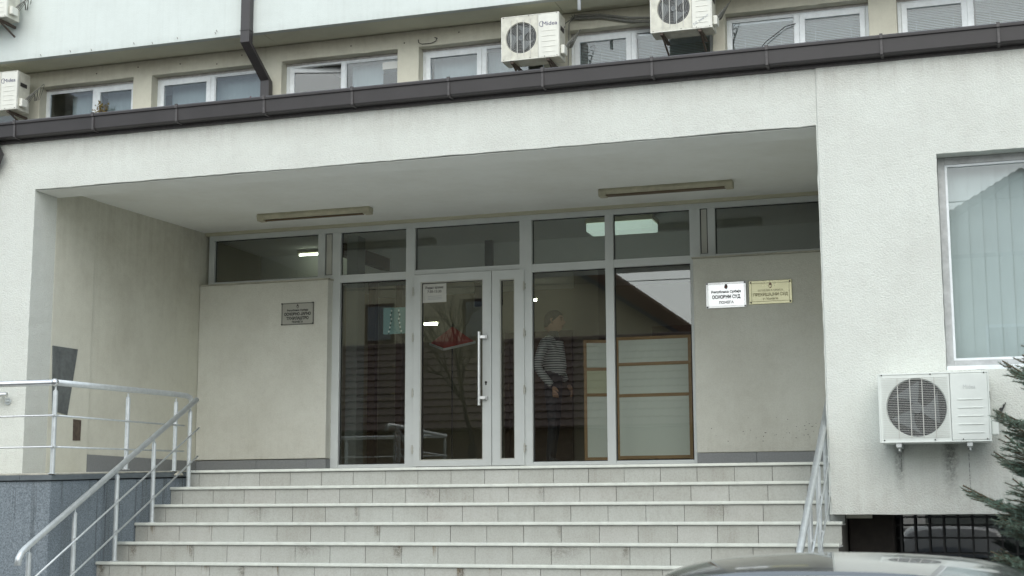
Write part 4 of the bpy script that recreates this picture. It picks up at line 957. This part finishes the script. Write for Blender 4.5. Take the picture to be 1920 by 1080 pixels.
rp = thing('red_parasol', 'small red canopy with white hem seen through the wide door leaf', 'parasol', (-6.26, 4.8, 0.085))
cz, tz = 1.56, 1.86; cx, cy = -6.26, 4.85; rr = 0.30
cor = [(cx-rr, cy, cz+0.09), (cx, cy-rr, cz-0.02), (cx+rr, cy, cz+0.09), (cx, cy+rr, cz+0.09)]
m_ = MB()
for i in range(4):
    a, b = cor[i], cor[(i+1) % 4]; m_.add([(cx, cy, tz), a, b, (cx, cy, tz-0.012), (a[0], a[1], a[2]-0.012), (b[0], b[1], b[2]-0.012)], [(0, 1, 2), (3, 5, 4), (1, 4, 5, 2)])
m_.build('canopy', 'red_cloth', rp)
m_ = MB()
for i in range(4): m_.bar(cor[i], cor[(i+1) % 4], 0.012, 0.028)
m_.build('hem', 'white_cloth', rp)
m_ = MB(); m_.tube([(cx, cy, 0.085), (cx, cy, tz+0.03)], 0.009, 8); m_.build('pole', 'dark_metal', rp)
m_ = MB(); m_.tube([(cx, cy, 0.085), (cx, cy, 0.13)], 0.16, 20); m_.build('foot', 'dark_metal', rp)

# ------------------------------------------------------------------ person
def skin_body(name, verts, edges, radii, m, parent, root=0, sub=2):
    me = bpy.data.meshes.new(name); me.from_pydata(verts, edges, []); o = bpy.data.objects.new(name, me); COL.objects.link(o)
    sk = o.modifiers.new('skin', 'SKIN'); sk.use_smooth_shade = True; ss = o.modifiers.new('sub', 'SUBSURF'); ss.levels = sub; ss.render_levels = sub
    for i, v in enumerate(me.skin_vertices[0].data):
        r = radii[i]; v.radius = (r, r) if isinstance(r, float) else r; v.use_root = (i == root)
    dg = bpy.context.evaluated_depsgraph_get(); m2 = bpy.data.meshes.new_from_object(o.evaluated_get(dg)); bpy.data.objects.remove(o)
    m2.materials.clear(); return link(name, m2, m, parent, smooth=True)
PX, PY, PZ = -4.87, 4.5, 0.085
PP = thing('person', 'person in striped jersey standing sideways, hand in pocket, behind the tall glass pane', 'person', (PX, PY, PZ))
def P3(f, s, u): return (PX+f*1.06, PY+s*1.06, PZ+u*1.025)      # f: towards where the person faces (+x)
# body under the clothes, one continuous mesh
v = [P3(0, 0, 0.95), P3(0.01, 0, 1.12), P3(0.0, 0, 1.30), P3(-0.005, 0, 1.46), P3(0.015, 0, 1.55), P3(0.03, 0, 1.60),
     P3(0.01, -0.10, 0.90), P3(0.03, -0.11, 0.50), P3(-0.01, -0.12, 0.09), P3(0.15, -0.13, 0.04),
     P3(0.01, 0.10, 0.90), P3(0.0, 0.11, 0.50), P3(-0.05, 0.12, 0.09), P3(0.11, 0.13, 0.04)]
e = [(0,1),(1,2),(2,3),(3,4),(4,5),(0,6),(6,7),(7,8),(8,9),(0,10),(10,11),(11,12),(12,13)]
r = [(0.12, 0.14), (0.10, 0.125), (0.11, 0.14), (0.09, 0.13), 0.058, 0.06, 0.085, 0.06, 0.045, 0.035, 0.085, 0.06, 0.045, 0.035]
skin_body('body', v, e, r, 'trousers', PP)
# jersey with both sleeves
v = [P3(0.015, 0, 1.02), P3(0.03, 0, 1.15), P3(0.02, 0, 1.30), P3(-0.005, 0, 1.44), P3(0.01, 0, 1.535),
     P3(-0.03, -0.17, 1.43), P3(-0.08, -0.225, 1.27), P3(-0.10, -0.24, 1.13), P3(-0.01, -0.22, 1.0), P3(0.05, -0.19, 0.93),
     P3(-0.01, 0.17, 1.43), P3(0.02, 0.22, 1.18), P3(0.10, 0.20, 1.0)]
e = [(0,1),(1,2),(2,3),(3,4),(3,5),(5,6),(6,7),(7,8),(8,9),(3,10),(10,11),(11,12)]
r = [(0.125, 0.15), (0.125, 0.15), (0.125, 0.155), (0.105, 0.14), 0.062, 0.07, 0.06, 0.055, 0.048, 0.042, 0.07, 0.055, 0.045]
skin_body('jersey', v, e, r, 'striped_jersey', PP, root=2)
# neck and head: one shaped surface with brow, nose, chin; hair as a cap over skull and nape
skin_body('neck', [P3(0.0, 0, 1.49), P3(0.015, 0, 1.56), P3(0.025, 0, 1.63)], [(0,1),(1,2)], [0.06, 0.056, 0.058], 'skin', PP, root=1)
def head_pt(u, w, k=1.0, hair=False):
    # u: -1 chin .. 1 crown, w: angle round the head, 0 = face
    zz = u; rad = math.sqrt(max(0.0, 1-u*u)); cx_, sx_ = math.cos(w), math.sin(w)
    back = max(0, -cx_); front = max(0, cx_); low = max(0, -u)
    fx = cx_*rad*(0.104+0.012*back*(1+u)); sy = sx_*rad*(0.078-0.022*low*front)
    fx -= back*low*0.035
    if not hair:
        nose = math.exp(-((w/0.20)**2))*math.exp(-(((u+0.12)/0.16)**2)); fx += nose*0.030
        fx += math.exp(-((w/0.5)**2))*math.exp(-(((u-0.22)/0.10)**2))*0.006; fx -= math.exp(-(((abs(w)-0.42)/0.16)**2))*math.exp(-(((u-0.08)/0.12)**2))*0.009
        fx += math.exp(-((w/0.42)**2))*math.exp(-(((u+0.78)/0.16)**2))*0.020; fx += math.exp(-((w/0.3)**2))*math.exp(-(((u+0.45)/0.07)**2))*0.007
    return (0.028+fx*k, sy*k, 1.688+zz*0.128*k)
def head_mesh(name, m, k, u0, hair):
    mb = MB(); nu, nw = 30, 44
    for i in range(nu+1):
        f = i/nu; u = math.sin((f-0.5)*math.pi) 
        for j in range(nw):
            w = -math.pi+2*math.pi*j/nw; uu = u
            if hair:
                line = 0.48-1.02*min(1, max(0, (abs(w)-0.75)/1.5)); uu = max(u, line)
            p = head_pt(uu, w, k if not hair else (k if uu > line+0.03 else 0.985), hair); mb.v.append(P3(*p))
    for i in range(nu):
        for j in range(nw): mb.f.append((i*nw+j, i*nw+(j+1) % nw, (i+1)*nw+(j+1) % nw, (i+1)*nw+j))
    return mb.build(name, m, PP, smooth=True)
head_mesh('head', 'skin', 1.0, -1, False); head_mesh('hair', 'hair', 1.06, 0, True)
for s_ in (-1, 1):
    m_ = MB(); m_.tube([P3(0.030, s_*0.074, 1.660), P3(0.018, s_*0.086, 1.685), P3(0.012, s_*0.086, 1.705), P3(0.028, s_*0.077, 1.718)], [0.008, 0.012, 0.012, 0.008], 8); m_.build('ear', 'skin', PP, smooth=True)
    m_ = MB(); m_.tube([P3(0.112, s_*0.030, 1.700), P3(0.119, s_*0.031, 1.700)], 0.010, 10); m_.build('eye', 'ink', PP)
    m_ = MB(); m_.tube([P3(0.122, s_*0.016, 1.722), P3(0.119, s_*0.034, 1.727), P3(0.108, s_*0.048, 1.722)], 0.005, 6); m_.build('eyebrow', 'hair', PP)
m_ = MB(); m_.tube([P3(0.118, -0.024, 1.630), P3(0.130, 0.0, 1.632), P3(0.118, 0.024, 1.630)], 0.005, 6); m_.build('mouth', 'emblem_red', PP)
# near hand slipped into the pocket: palm, thumb and fingers entering the cloth
hb = Vector(P3(0.06, -0.185, 0.915))
v = [tuple(hb), tuple(hb+Vector((0.02, 0.005, -0.05)))]; e = [(0, 1)]; rd = [0.03, (0.038, 0.018)]
for i in range(4):
    b0 = hb+Vector((0.045-i*0.018, 0.008, -0.075)); v += [tuple(b0), tuple(b0+Vector((0.008, 0.012, -0.03+i*0.002))), tuple(b0+Vector((0.006, 0.022, -0.055+i*0.003)))]
    e += [(1, 2+i*3), (2+i*3, 3+i*3), (3+i*3, 4+i*3)]; rd += [0.009, 0.0085, 0.007]
k = len(v); v += [tuple(hb+Vector((0.045, 0.0, -0.03))), tuple(hb+Vector((0.066, -0.004, -0.062)))]; e += [(0, k), (k, k+1)]; rd += [0.011, 0.009]
skin_body('hand', v, e, rd, 'skin', PP, root=1, sub=1)
hb = Vector(P3(0.13, 0.195, 0.965)); v = [tuple(hb), tuple(hb+Vector((0.03, 0, -0.05)))]; e = [(0, 1)]; rd = [0.028, (0.018, 0.036)]
for i in range(4):
    b0 = hb+Vector((0.04, -0.03+i*0.02, -0.08)); v += [tuple(b0), tuple(b0+Vector((0.002, 0, -0.035))), tuple(b0+Vector((-0.012, 0, -0.06)))]
    e += [(1, 2+i*3), (2+i*3, 3+i*3), (3+i*3, 4+i*3)]; rd += [0.009, 0.0085, 0.007]
k = len(v); v += [tuple(hb+Vector((0.045, -0.035, -0.03))), tuple(hb+Vector((0.06, -0.042, -0.065)))]; e += [(0, k), (k, k+1)]; rd += [0.011, 0.009]
skin_body('hand', v, e, rd, 'skin', PP, root=1, sub=1)
for s_, fx in ((-0.125, 0.05), (0.125, 0.01)):
    m_ = MB(); m_.prism([(fx-0.09, s_-0.04), (fx-0.05, s_-0.05), (fx+0.09, s_-0.05), (fx+0.16, s_-0.03), (fx+0.165, s_+0.02), (fx+0.09, s_+0.045), (fx-0.07, s_+0.04)], 0.0, 0.075, 'z')
    m_.v = [(a+PX, b+PY, c+PZ) for a, b, c in m_.v]; m_.build('shoe', 'shoe', PP, bevel=0.015)

# ------------------------------------------------------------------ plants on the upper sills
def plant(x, y, z, h, label, leafm, n, spread, leaf=0.045):
    t = thing('potted_plant', label, 'plant', (x, y, z), 'plants on the upper window sills')
    m_ = MB(); m_.tube([(x, y, z), (x, y, z+0.16)], [0.07, 0.095], 14); m_.build('pot', 'terracotta', t)
    st = MB(); lf = MB()
    for i in range(n):
        a = random.uniform(0, 6.28); u = random.uniform(0.3, 1); tip = Vector((x+math.cos(a)*spread*u, y+math.sin(a)*spread*0.6*u, z+0.16+h*random.uniform(0.82, 1.0)))
        mid = Vector((x+math.cos(a)*spread*0.25, y, z+0.16+h*0.6)); st.tube([(x, y, z+0.15), mid, tip], 0.004, 4)
        for k in range(5):
            b = tip+Vector((random.gauss(0, 0.028), random.gauss(0, 0.02), random.gauss(0, 0.025))); d_ = Vector((random.gauss(0, 1), random.gauss(0, 1), random.gauss(0, .8))).normalized(); s_ = d_.cross(Vector((0, 1, 0.3))).normalized()
            L_ = leaf*random.uniform(0.6, 1.2); nn = d_.cross(s_)*L_*0.12
            lf.add([b, b+d_*L_*0.5+s_*L_*0.28+nn, b+d_*L_, b+d_*L_*0.5-s_*L_*0.28+nn], [(0, 1, 2), (0, 2, 3)])
    st.build('stem', 'twig_bark', t); lf.build('leaf_cluster', leafm, t, fix=False)
MB().box(-15.8, 4.8, 5.93, 6.16, 4.42, 4.449).build('window_ledge', 'light_cement', CH)
plant(-12.22, 6.06, 4.45, 0.95, 'potted plant with yellowish brown leaves on the sill of the leftmost whole upper window', 'leaf_autumn', 16, 0.10)
plant(-9.80, 6.03, 4.45, 0.79, 'small plant with dark reddish leaves just above the gutter, left of the downpipe', 'leaf_red', 7, 0.12, 0.04)
plant(-8.93, 6.05, 4.45, 0.78, 'tip of a dark green plant at the foot of the tilted sash', 'leaf_dark', 4, 0.03, 0.05)

# ------------------------------------------------------------------ spruce on the right
def spruce():
    tx, ty = 0.80, -1.72
    t = thing('spruce_tree', 'blue-green spruce reaching in from the right edge beside the lower air conditioner', 'tree', (tx, ty, GZ))
    H = 3.35
    m_ = MB(); m_.tube([(tx, ty, GZ), (tx+0.01, ty, GZ+1.5), (tx, ty+0.01, GZ+2.6), (tx, ty, GZ+H)], [0.075, 0.055, 0.03, 0.006], 10); m_.build('trunk', 'bark', t, smooth=True)
    def branch_mesh(L, seed):
        rnd = random.Random(seed); tw = []; 
        main = [Vector((L*f, 0.02*L*math.sin(f*4+seed), L*(-0.16*f+0.27*f*f))) for f in (0, .2, .4, .6, .8, 1)]
        tw.append((main, 0.011)); 
        def at(f):
            g = f*5; i = min(4, int(g)); return main[i].lerp(main[i+1], g-i)
        ns = int(L/0.062)
        for i in range(ns):
            f = 0.16+0.82*i/ns; p = at(f); l = min(0.46, (1-f)*L*0.62+0.05)*rnd.uniform(0.75, 1.1)
            for sg in (-1, 1):
                if rnd.random() < 0.12: continue
                ang = R(48+rnd.uniform(-9, 9)); dv = Vector((math.cos(ang), sg*math.sin(ang), rnd.uniform(-0.10, 0.12)))
                q = p+dv*l; mid = p+dv*l*0.5+Vector((0, 0, -0.012)); tw.append(([p, mid, q], 0.005))
                if l > 0.12:
                    for j in range(int(l/0.075)):
                        ff = 0.25+0.7*j/max(1, int(l/0.075)); pp = p.lerp(q, ff); l2 = min(0.13, (1-ff)*l*0.7+0.035)
                        for s2 in (-1, 1):
                            if rnd.random() < 0.2: continue
                            a2 = math.atan2(dv.y, dv.x)+s2*R(44+rnd.uniform(-8, 8)); d2 = Vector((math.cos(a2), math.sin(a2), rnd.uniform(-0.12, 0.2))); tw.append(([pp, pp+d2*l2], 0.0035))
        wood = MB(); nv = []; nf = []
        for pts, r_ in tw:
            wood.tube(pts, [r_*(1-0.6*i/(len(pts)-1)) for i in range(len(pts))], 4, False)
            for a, b in zip(pts[:-1], pts[1:]):
                d_ = b-a; Ls = d_.length; d_.normalize(); s1 = d_.cross(Vector((0, 0, 1))); s1.normalize(); s2 = d_.cross(s1)
                n = int(Ls/0.0014)
                if r_ > 0.01: n = int(n*0.8)
                for k in range(n):
                    u = (k+rnd.random())/n; an = rnd.uniform(0, 2*math.pi); rad = s1*math.cos(an)+s2*math.sin(an)
                    if rad.z < -0.6 and rnd.random() < 0.5: continue
                    nd = (rad*0.85+d_*0.65).normalized(); l = rnd.uniform(0.013, 0.024); w = 0.0015; p = a+d_*Ls*u+rad*r_*0.6; side = nd.cross(d_).normalized()*w
                    o = len(nv); nv += [tuple(p-side), tuple(p+side), tuple(p+nd*l)]; nf.append((o, o+1, o+2))
        me = bpy.data.meshes.new('branch'); o = len(wood.v); me.from_pydata(wood.v+nv, [], wood.f+[tuple(i+o for i in f) for f in nf])
        me.materials.append(MATS['twig_bark']); me.materials.append(MATS['spruce_needles'])
        for i, p in enumerate(me.polygons): p.material_index = 0 if i < len(wood.f) else 1
        return me
    variants = {}
    for L in (1.12, 0.92, 0.7, 0.5, 0.3): variants[L] = [branch_mesh(L, int(L*100)+s) for s in range(2)]
    Ls = sorted(variants)
    z = 0.55; w = 0; golden = 0
    while z < H-0.1:
        fr = (H-z)/(H-0.4); want = 0.10+1.08*fr**0.5; L = min(Ls, key=lambda q: abs(q-want)); nb = 7 if L > 0.6 else 6
        for i in range(nb):
            a = 2*math.pi*i/nb+w*0.62+random.uniform(-0.15, 0.15)
            sc = want/L*random.uniform(0.86, 1.08); o = bpy.data.objects.new('branch', variants[L][(i+w) % 2]); COL.objects.link(o); o.parent = t
            o.location = (0, 0, z+random.uniform(-0.05, 0.05)); o.rotation_euler = (random.uniform(-0.12, 0.12), R(-6+14*(1-fr)*-1+random.uniform(-5, 5)), a); o.scale = (sc, sc, sc)
        z += 0.19; w += 1
spruce()

# ------------------------------------------------------------------ car parked in front
def car():
    cx, y0 = -0.50, -8.40; L = 4.25; g = GZ-0.118
    t = thing('parked_car', 'grey metallic hatchback parked in front of the steps, only its roof in view', 'car', (cx, y0+L/2, g))
    # stations along the length: y, roof/upper height, half width at belt, belt height, half width at top
    st = [(0.00, 0.74, 0.70, 0.58, 0.60), (0.10, 1.00, 0.80, 0.70, 0.66), (0.32, 1.22, 0.84, 0.80, 0.58), (0.62, 1.395, 0.86, 0.86, 0.56), (0.95, 1.455, 0.87, 0.88, 0.575), (1.5, 1.482, 0.875, 0.88, 0.60), (2.1, 1.465, 0.875, 0.88, 0.59), (2.45, 1.40, 0.87, 0.87, 0.57), (2.85, 1.14, 0.865, 0.85, 0.66), (3.1, 0.98, 0.86, 0.83, 0.72), (3.6, 0.90, 0.84, 0.78, 0.68), (4.05, 0.78, 0.78, 0.68, 0.62), (4.25, 0.60, 0.66, 0.52, 0.52)]
    NS = 26; V = []; F = []
    def ring(s):
        y, zt, wb, zb, wt = s; zt = zt+0.083*max(0, min(1, (zt-0.7)/0.5)); pts = []; low = 0.20
        prof = [(0.0, low), (wb*0.8, low), (wb*0.97, low+0.10), (wb, (low+zb)/2), (wb*0.985, zb), (wt+(wb-wt)*0.48, zb+(zt-zb)*0.55), (wt+0.03, zt-0.075), (wt-0.05, zt-0.030), (wt*0.72, zt-0.008), (wt*0.38, zt+0.006), (0, zt+0.012)]
        return [(x, y, z) for x, z in prof]
    rings = [ring(s) for s in st]; np_ = len(rings[0])
    for r_ in rings:
        for (x, y, z) in r_: V.append((cx+x, y0+y, g+z))
        for (x, y, z) in r_[1:-1][::-1]: V.append((cx-x, y0+y, g+z))
    m = np_*2-2
    for i in range(len(rings)-1):
        for k in range(m): F.append((i*m+k, i*m+(k+1) % m, (i+1)*m+(k+1) % m, (i+1)*m+k))
    F.append(tuple(range(m))); F.append(tuple((len(rings)-1)*m+k for k in reversed(range(m))))
    mb = MB(); mb.v = V; mb.f = F; o = mb.build('body', 'car_paint', t, smooth=True); s = o.modifiers.new('sub', 'SUBSURF'); s.levels = 3; s.render_levels = 3
    def patch(name, pts, m_, off):
        mb = MB(); n = len(pts); 
        vs = [tuple(p) for p in pts]; vs2 = [(p[0]-off[0], p[1]-off[1], p[2]-off[2]) for p in pts]
        mb.add(vs+vs2, [tuple(range(n)), tuple(reversed(range(n, 2*n)))]+[(i, (i+1) % n, (i+1) % n+n, i+n) for i in range(n)])
        return mb.build(name, m_, t, bevel=0.004)
    def arc_window(name, yA, zA, wA, yB, zB, wB, off, m_='car_glass'):
        mb = MB(); n = 12; vs = []
        for j in range(5):
            f = j/4; y = yA+(yB-yA)*f; z = zA+(zB-zA)*f; w_ = wA+(wB-wA)*f
            for i in range(n+1):
                u = i/n*2-1; vs.append((cx+u*w_, y0+y+off[1]-abs(u)**2*off[2], g+z+0.083*max(0, min(1, (z-0.7)/0.5))-0.05*abs(u)**3+off[0]))
        k = n+1; o_ = len(vs); vs += [(a, b-off[1]*0.5, c-0.012) for a, b, c in vs]
        for j in range(4):
            for i in range(n):
                mb.f += [(j*k+i, j*k+i+1, (j+1)*k+i+1, (j+1)*k+i), (o_+j*k+i, o_+(j+1)*k+i, o_+(j+1)*k+i+1, o_+j*k+i+1)]
        mb.v = vs; return mb.build(name, m_, t, smooth=True)
    arc_window('rear_window', 0.22, 1.165, 0.62, 0.86, 1.430, 0.50, (0.018, -0.02, -0.03))
    arc_window('rear_gasket', 0.20, 1.150, 0.645, 0.885, 1.436, 0.525, (0.010, -0.012, -0.03), 'rubber')
    arc_window('windscreen', 2.50, 1.39, 0.52, 2.98, 1.08, 0.66, (0.022, 0.02, 0.03))
    for sg in (-1, 1):
        patch('side_window', [(cx+sg*0.80, y0+0.75, g+0.93), (cx+sg*0.80, y0+2.75, g+0.93), (cx+sg*0.665, y0+2.35, g+1.33), (cx+sg*0.655, y0+0.85, g+1.34)], 'car_glass', (sg*0.05, 0, 0))
        patch('tail_light', [(cx+sg*0.62, y0-0.004, g+0.72), (cx+sg*0.80, y0+0.10, g+0.72), (cx+sg*0.78, y0+0.16, g+0.98), (cx+sg*0.60, y0+0.09, g+0.96)], 'tail_red', (0, -0.05, 0))
        patch('mirror', [(cx+sg*0.88, y0+2.62, g+0.94), (cx+sg*1.02, y0+2.62, g+0.96), (cx+sg*1.02, y0+2.62, g+1.08), (cx+sg*0.88, y0+2.62, g+1.06)], 'car_paint', (0, -0.10, 0))
        for yy in (0.80, 3.40):
            m_ = MB(); m_.tube([(cx+sg*0.67, y0+yy, g+0.31), (cx+sg*0.885, y0+yy, g+0.31)], 0.31, 28); wh = m_.build('wheel', 'tyre', t, bevel=0.02)
            m_ = MB(); m_.tube([(cx+sg*0.86, y0+yy, g+0.31), (cx+sg*0.892, y0+yy, g+0.31)], 0.20, 20); m_.build('rim', 'rim', wh)
    m_ = MB(); m_.tube([(cx+0.24, y0+0.75, g+1.49), (cx+0.24, y0+0.70, g+1.51), (cx+0.24, y0+0.45, g+1.53)], 0.004, 6); m_.build('aerial', 'rubber', t)
    MB().box(cx-0.26, cx+0.26, y0-0.012, y0+0.01, g+0.50, g+0.61).build('number_plate', 'plate_white', t)
    patch('bumper', [(cx-0.72, y0-0.02, g+0.30), (cx+0.72, y0-0.02, g+0.30), (cx+0.74, y0+0.0, g+0.46), (cx-0.74, y0+0.0, g+0.46)], 'car_paint', (0, -0.1, 0))
car()

# ------------------------------------------------------------------ other side of the street (seen in the glass)
def tiled_slope(par, x0, x1, ye, ze, yr, zr, course, m, name='roof_tiles'):
    """pantile slope: courses overlap and each tile arches"""
    mb = MB(); Ls = math.hypot(yr-ye, zr-ze); n = int(Ls/course); dy, dz = (yr-ye)/n, (zr-ze)/n; nl = math.hypot(dy, dz); ny, nz = -dz/nl, dy/nl
    if nz < 0: ny, nz = -ny, -nz
    sx = 0.0775; nx = int((x1-x0)/sx)
    for c in range(n):
        o = len(mb.v); jit_ = random.uniform(-.01, .01)
        for j, (f, lift) in enumerate(((-0.08, 0.055), (1.0, 0.012))):
            for i in range(nx+1):
                wv = 0.022*(1 if i % 3 == 1 else (-0.2 if i % 3 == 2 else 0.1)); l = lift+wv+random.uniform(-.004, .004); y = ye+dy*(c+f); z = ze+dz*(c+f); mb.v.append((x0+i*sx+jit_, y+ny*l, z+nz*l))
        for i in range(nx+1):
            y = ye+dy*(c-0.08); z = ze+dz*(c-0.08); mb.v.append((x0+i*sx+jit_, y, z))
        w = nx+1
        for i in range(nx):
            mb.f.append((o+i, o+i+1, o+w+i+1, o+w+i)); mb.f.append((o+2*w+i, o+2*w+i+1, o+i+1, o+i))
    ob = mb.build(name, m, par, fix=False); ob['kind'] = 'stuff'; return ob
# low building with the long tiled roof facing the court
lb = thing('low_house', 'low building with a long brown tiled roof across the street, mirrored in the entrance glass', 'building', (-14, -19, GZ))
MB().box(-24.0, -7.0, -22.5, -17.2, GZ, 1.78).build('wall', 'yard_wall', lb)
tiled_slope(lb, -24.3, -6.7, -16.75, 1.72, -19.9, 4.26, 0.33, 'roof_tile'); tiled_slope(lb, -24.3, -6.7, -23.0, 1.72, -19.9, 4.26, 0.33, 'roof_tile')
MB().prism([(-16.8, 1.68), (-19.9, 4.22), (-22.95, 1.68)], -24.25, -6.75).build('roof_deck', 'hall_wood', lb)
m_ = MB()
for i in range(44): m_.tube([(-24.3+i*0.4, -19.9, 4.29), (-24.3+i*0.4+0.43, -19.9, 4.30)], [0.11, 0.095], 8)
m_.build('ridge_tiles', 'roof_tile', lb)['kind'] = 'stuff'
for x in (-21, -17.5, -14, -10.5): 
    wn = MB().box(x-0.5, x+0.5, -17.199, -17.12, -0.9, 0.4).build('window', 'board_wood', lb); MB().box(x-0.42, x+0.42, -17.118, -17.112, -0.82, 0.32).build('pane', 'car_glass', wn)
# taller gabled house behind, falling verge
th = thing('gabled_house', 'tall ochre gabled house with a falling tiled verge, mirrored in the entrance glass', 'building', (-16, -26, GZ))
ax, az = -14.6, 9.45; ex, ez = -7.5, 4.35; lx = 2*ax-ex-5
mb = MB(); mb.prism([(lx+0.8, GZ), (ex-0.9, GZ), (ex-0.9, ez+0.52), (ax, az-0.12), (ax-5, az-0.12), (lx+0.8, ez+0.52)], -32, -24.6, 'y'); mb.build('wall', 'house_plaster', th)
def slope_strip(xa, za, xb, zb, y0_, y1_, m, par, thick=0.12, course=0.3):
    mb = MB(); n = max(2, int(math.hypot(xb-xa, zb-za)/course)); 
    for i in range(n):
        f0, f1 = i/n, (i+1)/n; p = (xa+(xb-xa)*f0, za+(zb-za)*f0); q = (xa+(xb-xa)*f1, za+(zb-za)*f1)
        mb.prism([(p[0], p[1]), (q[0], q[1]+0.05), (q[0], q[1]+0.05+thick*0.5), (p[0], p[1]+thick*0.6)], y0_, y1_, 'y')
    return mb
o = slope_strip(ax, az+0.05, ex, ez, -32.3, -24.0, 'roof_tile_old', th).build('roof_tiles', 'roof_tile_old', th); o['kind'] = 'stuff'
MB().prism([(ax, az-0.85), (ex, ez-0.30), (ex, ez-0.16), (ax, az-0.62)], -32.2, -24.02, 'y').build('verge_board', 'fascia_blue', th)
mb = MB(); nv_ = 34
for i in range(nv_):      # stepped verge tiles, a deep band at the ridge that thins towards the eaves
    f0, f1 = i/nv_, (i+1.12)/nv_; d0, d1 = 0.66*(1-f0)+0.18*f0, 0.66*(1-f1)+0.18*f1; xa, za, xb, zb_ = ax+(ex-ax)*f0, az+(ez-az)*f0, ax+(ex-ax)*f1, az+(ez-az)*f1
    k_ = 0.03*(i % 2)+random.uniform(0, .03)
    mb.prism([(xa, za-d0), (xb, zb_-d1), (xb, zb_+0.10+k_), (xa, za+0.06+k_)], -24.06, -23.93+k_*0.8, 'y')
mb.build('verge_tiles', 'roof_tile_old', th)['kind'] = 'stuff'
MB().prism([(lx, ez-0.1), (ax-5, az-0.1), (ax, az-0.1), (ax, az+0.05), (ax-5, az+0.05), (lx, ez)], -32.2, -24.02, 'y').build('roof', 'roof_tile_old', th)
for x, z in ((-15.2, 5.0), (-18.6, 5.0)):
    w_ = MB().box(x-0.5, x+0.5, -24.6, -24.56, z, z+1.3).build('window', 'hall_wood', th); MB().box(x-0.4, x+0.4, -24.56, -24.55, z+0.1, z+1.2).build('pane', 'car_glass', w_)
# house whose ridge shows in the large window
rh = thing('hipped_house', 'grey house with a rising tiled hip, mirrored in the large ground floor window', 'building', (3, -27, GZ))
MB().box(-1.6, 9, -32, -24.4, GZ, 5.7).build('wall', 'window_wall_plaster', rh)
mb = MB(); hp = [(-2.2, -23.8, 5.65), (9.6, -23.8, 5.65), (9.6, -32.6, 5.65), (-2.2, -32.6, 5.65), (1.15, -28.2, 8.45), (6.2, -28.2, 8.45)]
mb.add(hp, [(0, 1, 5, 4), (1, 2, 5), (2, 3, 4, 5), (3, 0, 4), (3, 2, 1, 0)]); mb.build('roof', 'roof_tile', rh)
m_ = MB()
for a, b in ((hp[0], hp[4]), (hp[4], hp[5]), (hp[1], hp[5])):
    a = Vector(a); b = Vector(b); n = int((b-a).length/0.36)
    for i in range(n): m_.tube([a.lerp(b, i/n)+Vector((0, 0, 0.03)), a.lerp(b, (i+1.08)/n)+Vector((0, 0, 0.06))], [0.10, 0.14], 8)
m_.build('ridge_tiles', 'roof_tile_old', rh)['kind'] = 'stuff'
for x in (0.6, 3.6): 
    for z in (-0.6, 2.6):
        w_ = MB().box(x-0.55, x+0.55, -24.4, -24.35, z, z+1.4).build('window', 'pvc_white', rh); MB().box(x-0.47, x+0.47, -24.35, -24.34, z+0.08, z+1.32).build('pane', 'car_glass', w_)

def bare_tree(x, y, h, label, seed):
    rnd = random.Random(seed); mb = MB()
    def grow(p, d_, L, r_, dep):
        pts = [p]; q = p
        for i in range(3):
            d_ = (d_+Vector((rnd.gauss(0, .10), rnd.gauss(0, .10), rnd.gauss(0.04, .05)))).normalized(); q = q+d_*L/3; pts.append(q)
        mb.tube(pts, [r_, r_*0.88, r_*0.76, r_*0.62], 6 if dep < 2 else 4, False)
        if dep >= 5: return
        for i in range(3 if dep else 5):
            a = rnd.uniform(0, 6.28); sp = rnd.uniform(0.35, 0.75); u = d_.cross(Vector((math.cos(a), math.sin(a), 0.2))).normalized()
            grow(pts[rnd.choice((2, 3, 3))], (d_*math.cos(sp)+u*math.sin(sp)+Vector((0, 0, 0.15))).normalized(), L*rnd.uniform(0.62, 0.82), r_*0.55, dep+1)
    t = thing('bare_tree', label, 'tree', (x, y, GZ))
    tr = MB(); tr.tube([(x, y, GZ), (x-0.05, y, GZ+h*0.25), (x+0.05, y, GZ+h*0.42)], [0.16, 0.12, 0.10], 10); tr.build('trunk', 'bare_bark', t, smooth=True)
    grow(Vector((x+0.05, y, GZ+h*0.40)), Vector((0, 0, 1)), h*0.17, 0.075, 0); mb.build('crown', 'bare_bark', t, smooth=True, fix=False)
bare_tree(-11.9, -14.6, 7.6, 'leafless tree across the street, mirrored in the wide door leaf', 5)
def pole_line():
    for (x, lab) in ((-30.0, 'wooden utility pole down the street on the left'), (22.0, 'wooden utility pole up the street on the right')):
        t = thing('utility_pole', lab, 'pole', (x, -13.4, GZ), 'utility poles on the far pavement'); m_ = MB(); m_.tube([(x, -13.4, GZ), (x, -13.4, 6.2)], [0.14, 0.10], 12); m_.build('pole', 'bark', t)
        MB().box(x-0.06, x+0.06, -13.9, -12.9, 5.7, 5.82).build('crossarm', 'hall_wood', t)
    for k, (yy, z0, lab) in enumerate(((-13.0, 4.72, 'lower overhead wire along the street, mirrored in the entrance glass'), (-13.75, 5.55, 'upper overhead wire along the street, mirrored in the large window'))):
        pts = [(-30+52*i/30, yy, z0+1.0*((2*i/30-1)**2)) for i in range(31)]; m_ = MB(); m_.tube(pts, 0.011, 5); tag(m_.build('overhead_wire', 'wire_black'), lab, 'wire')
pole_line()
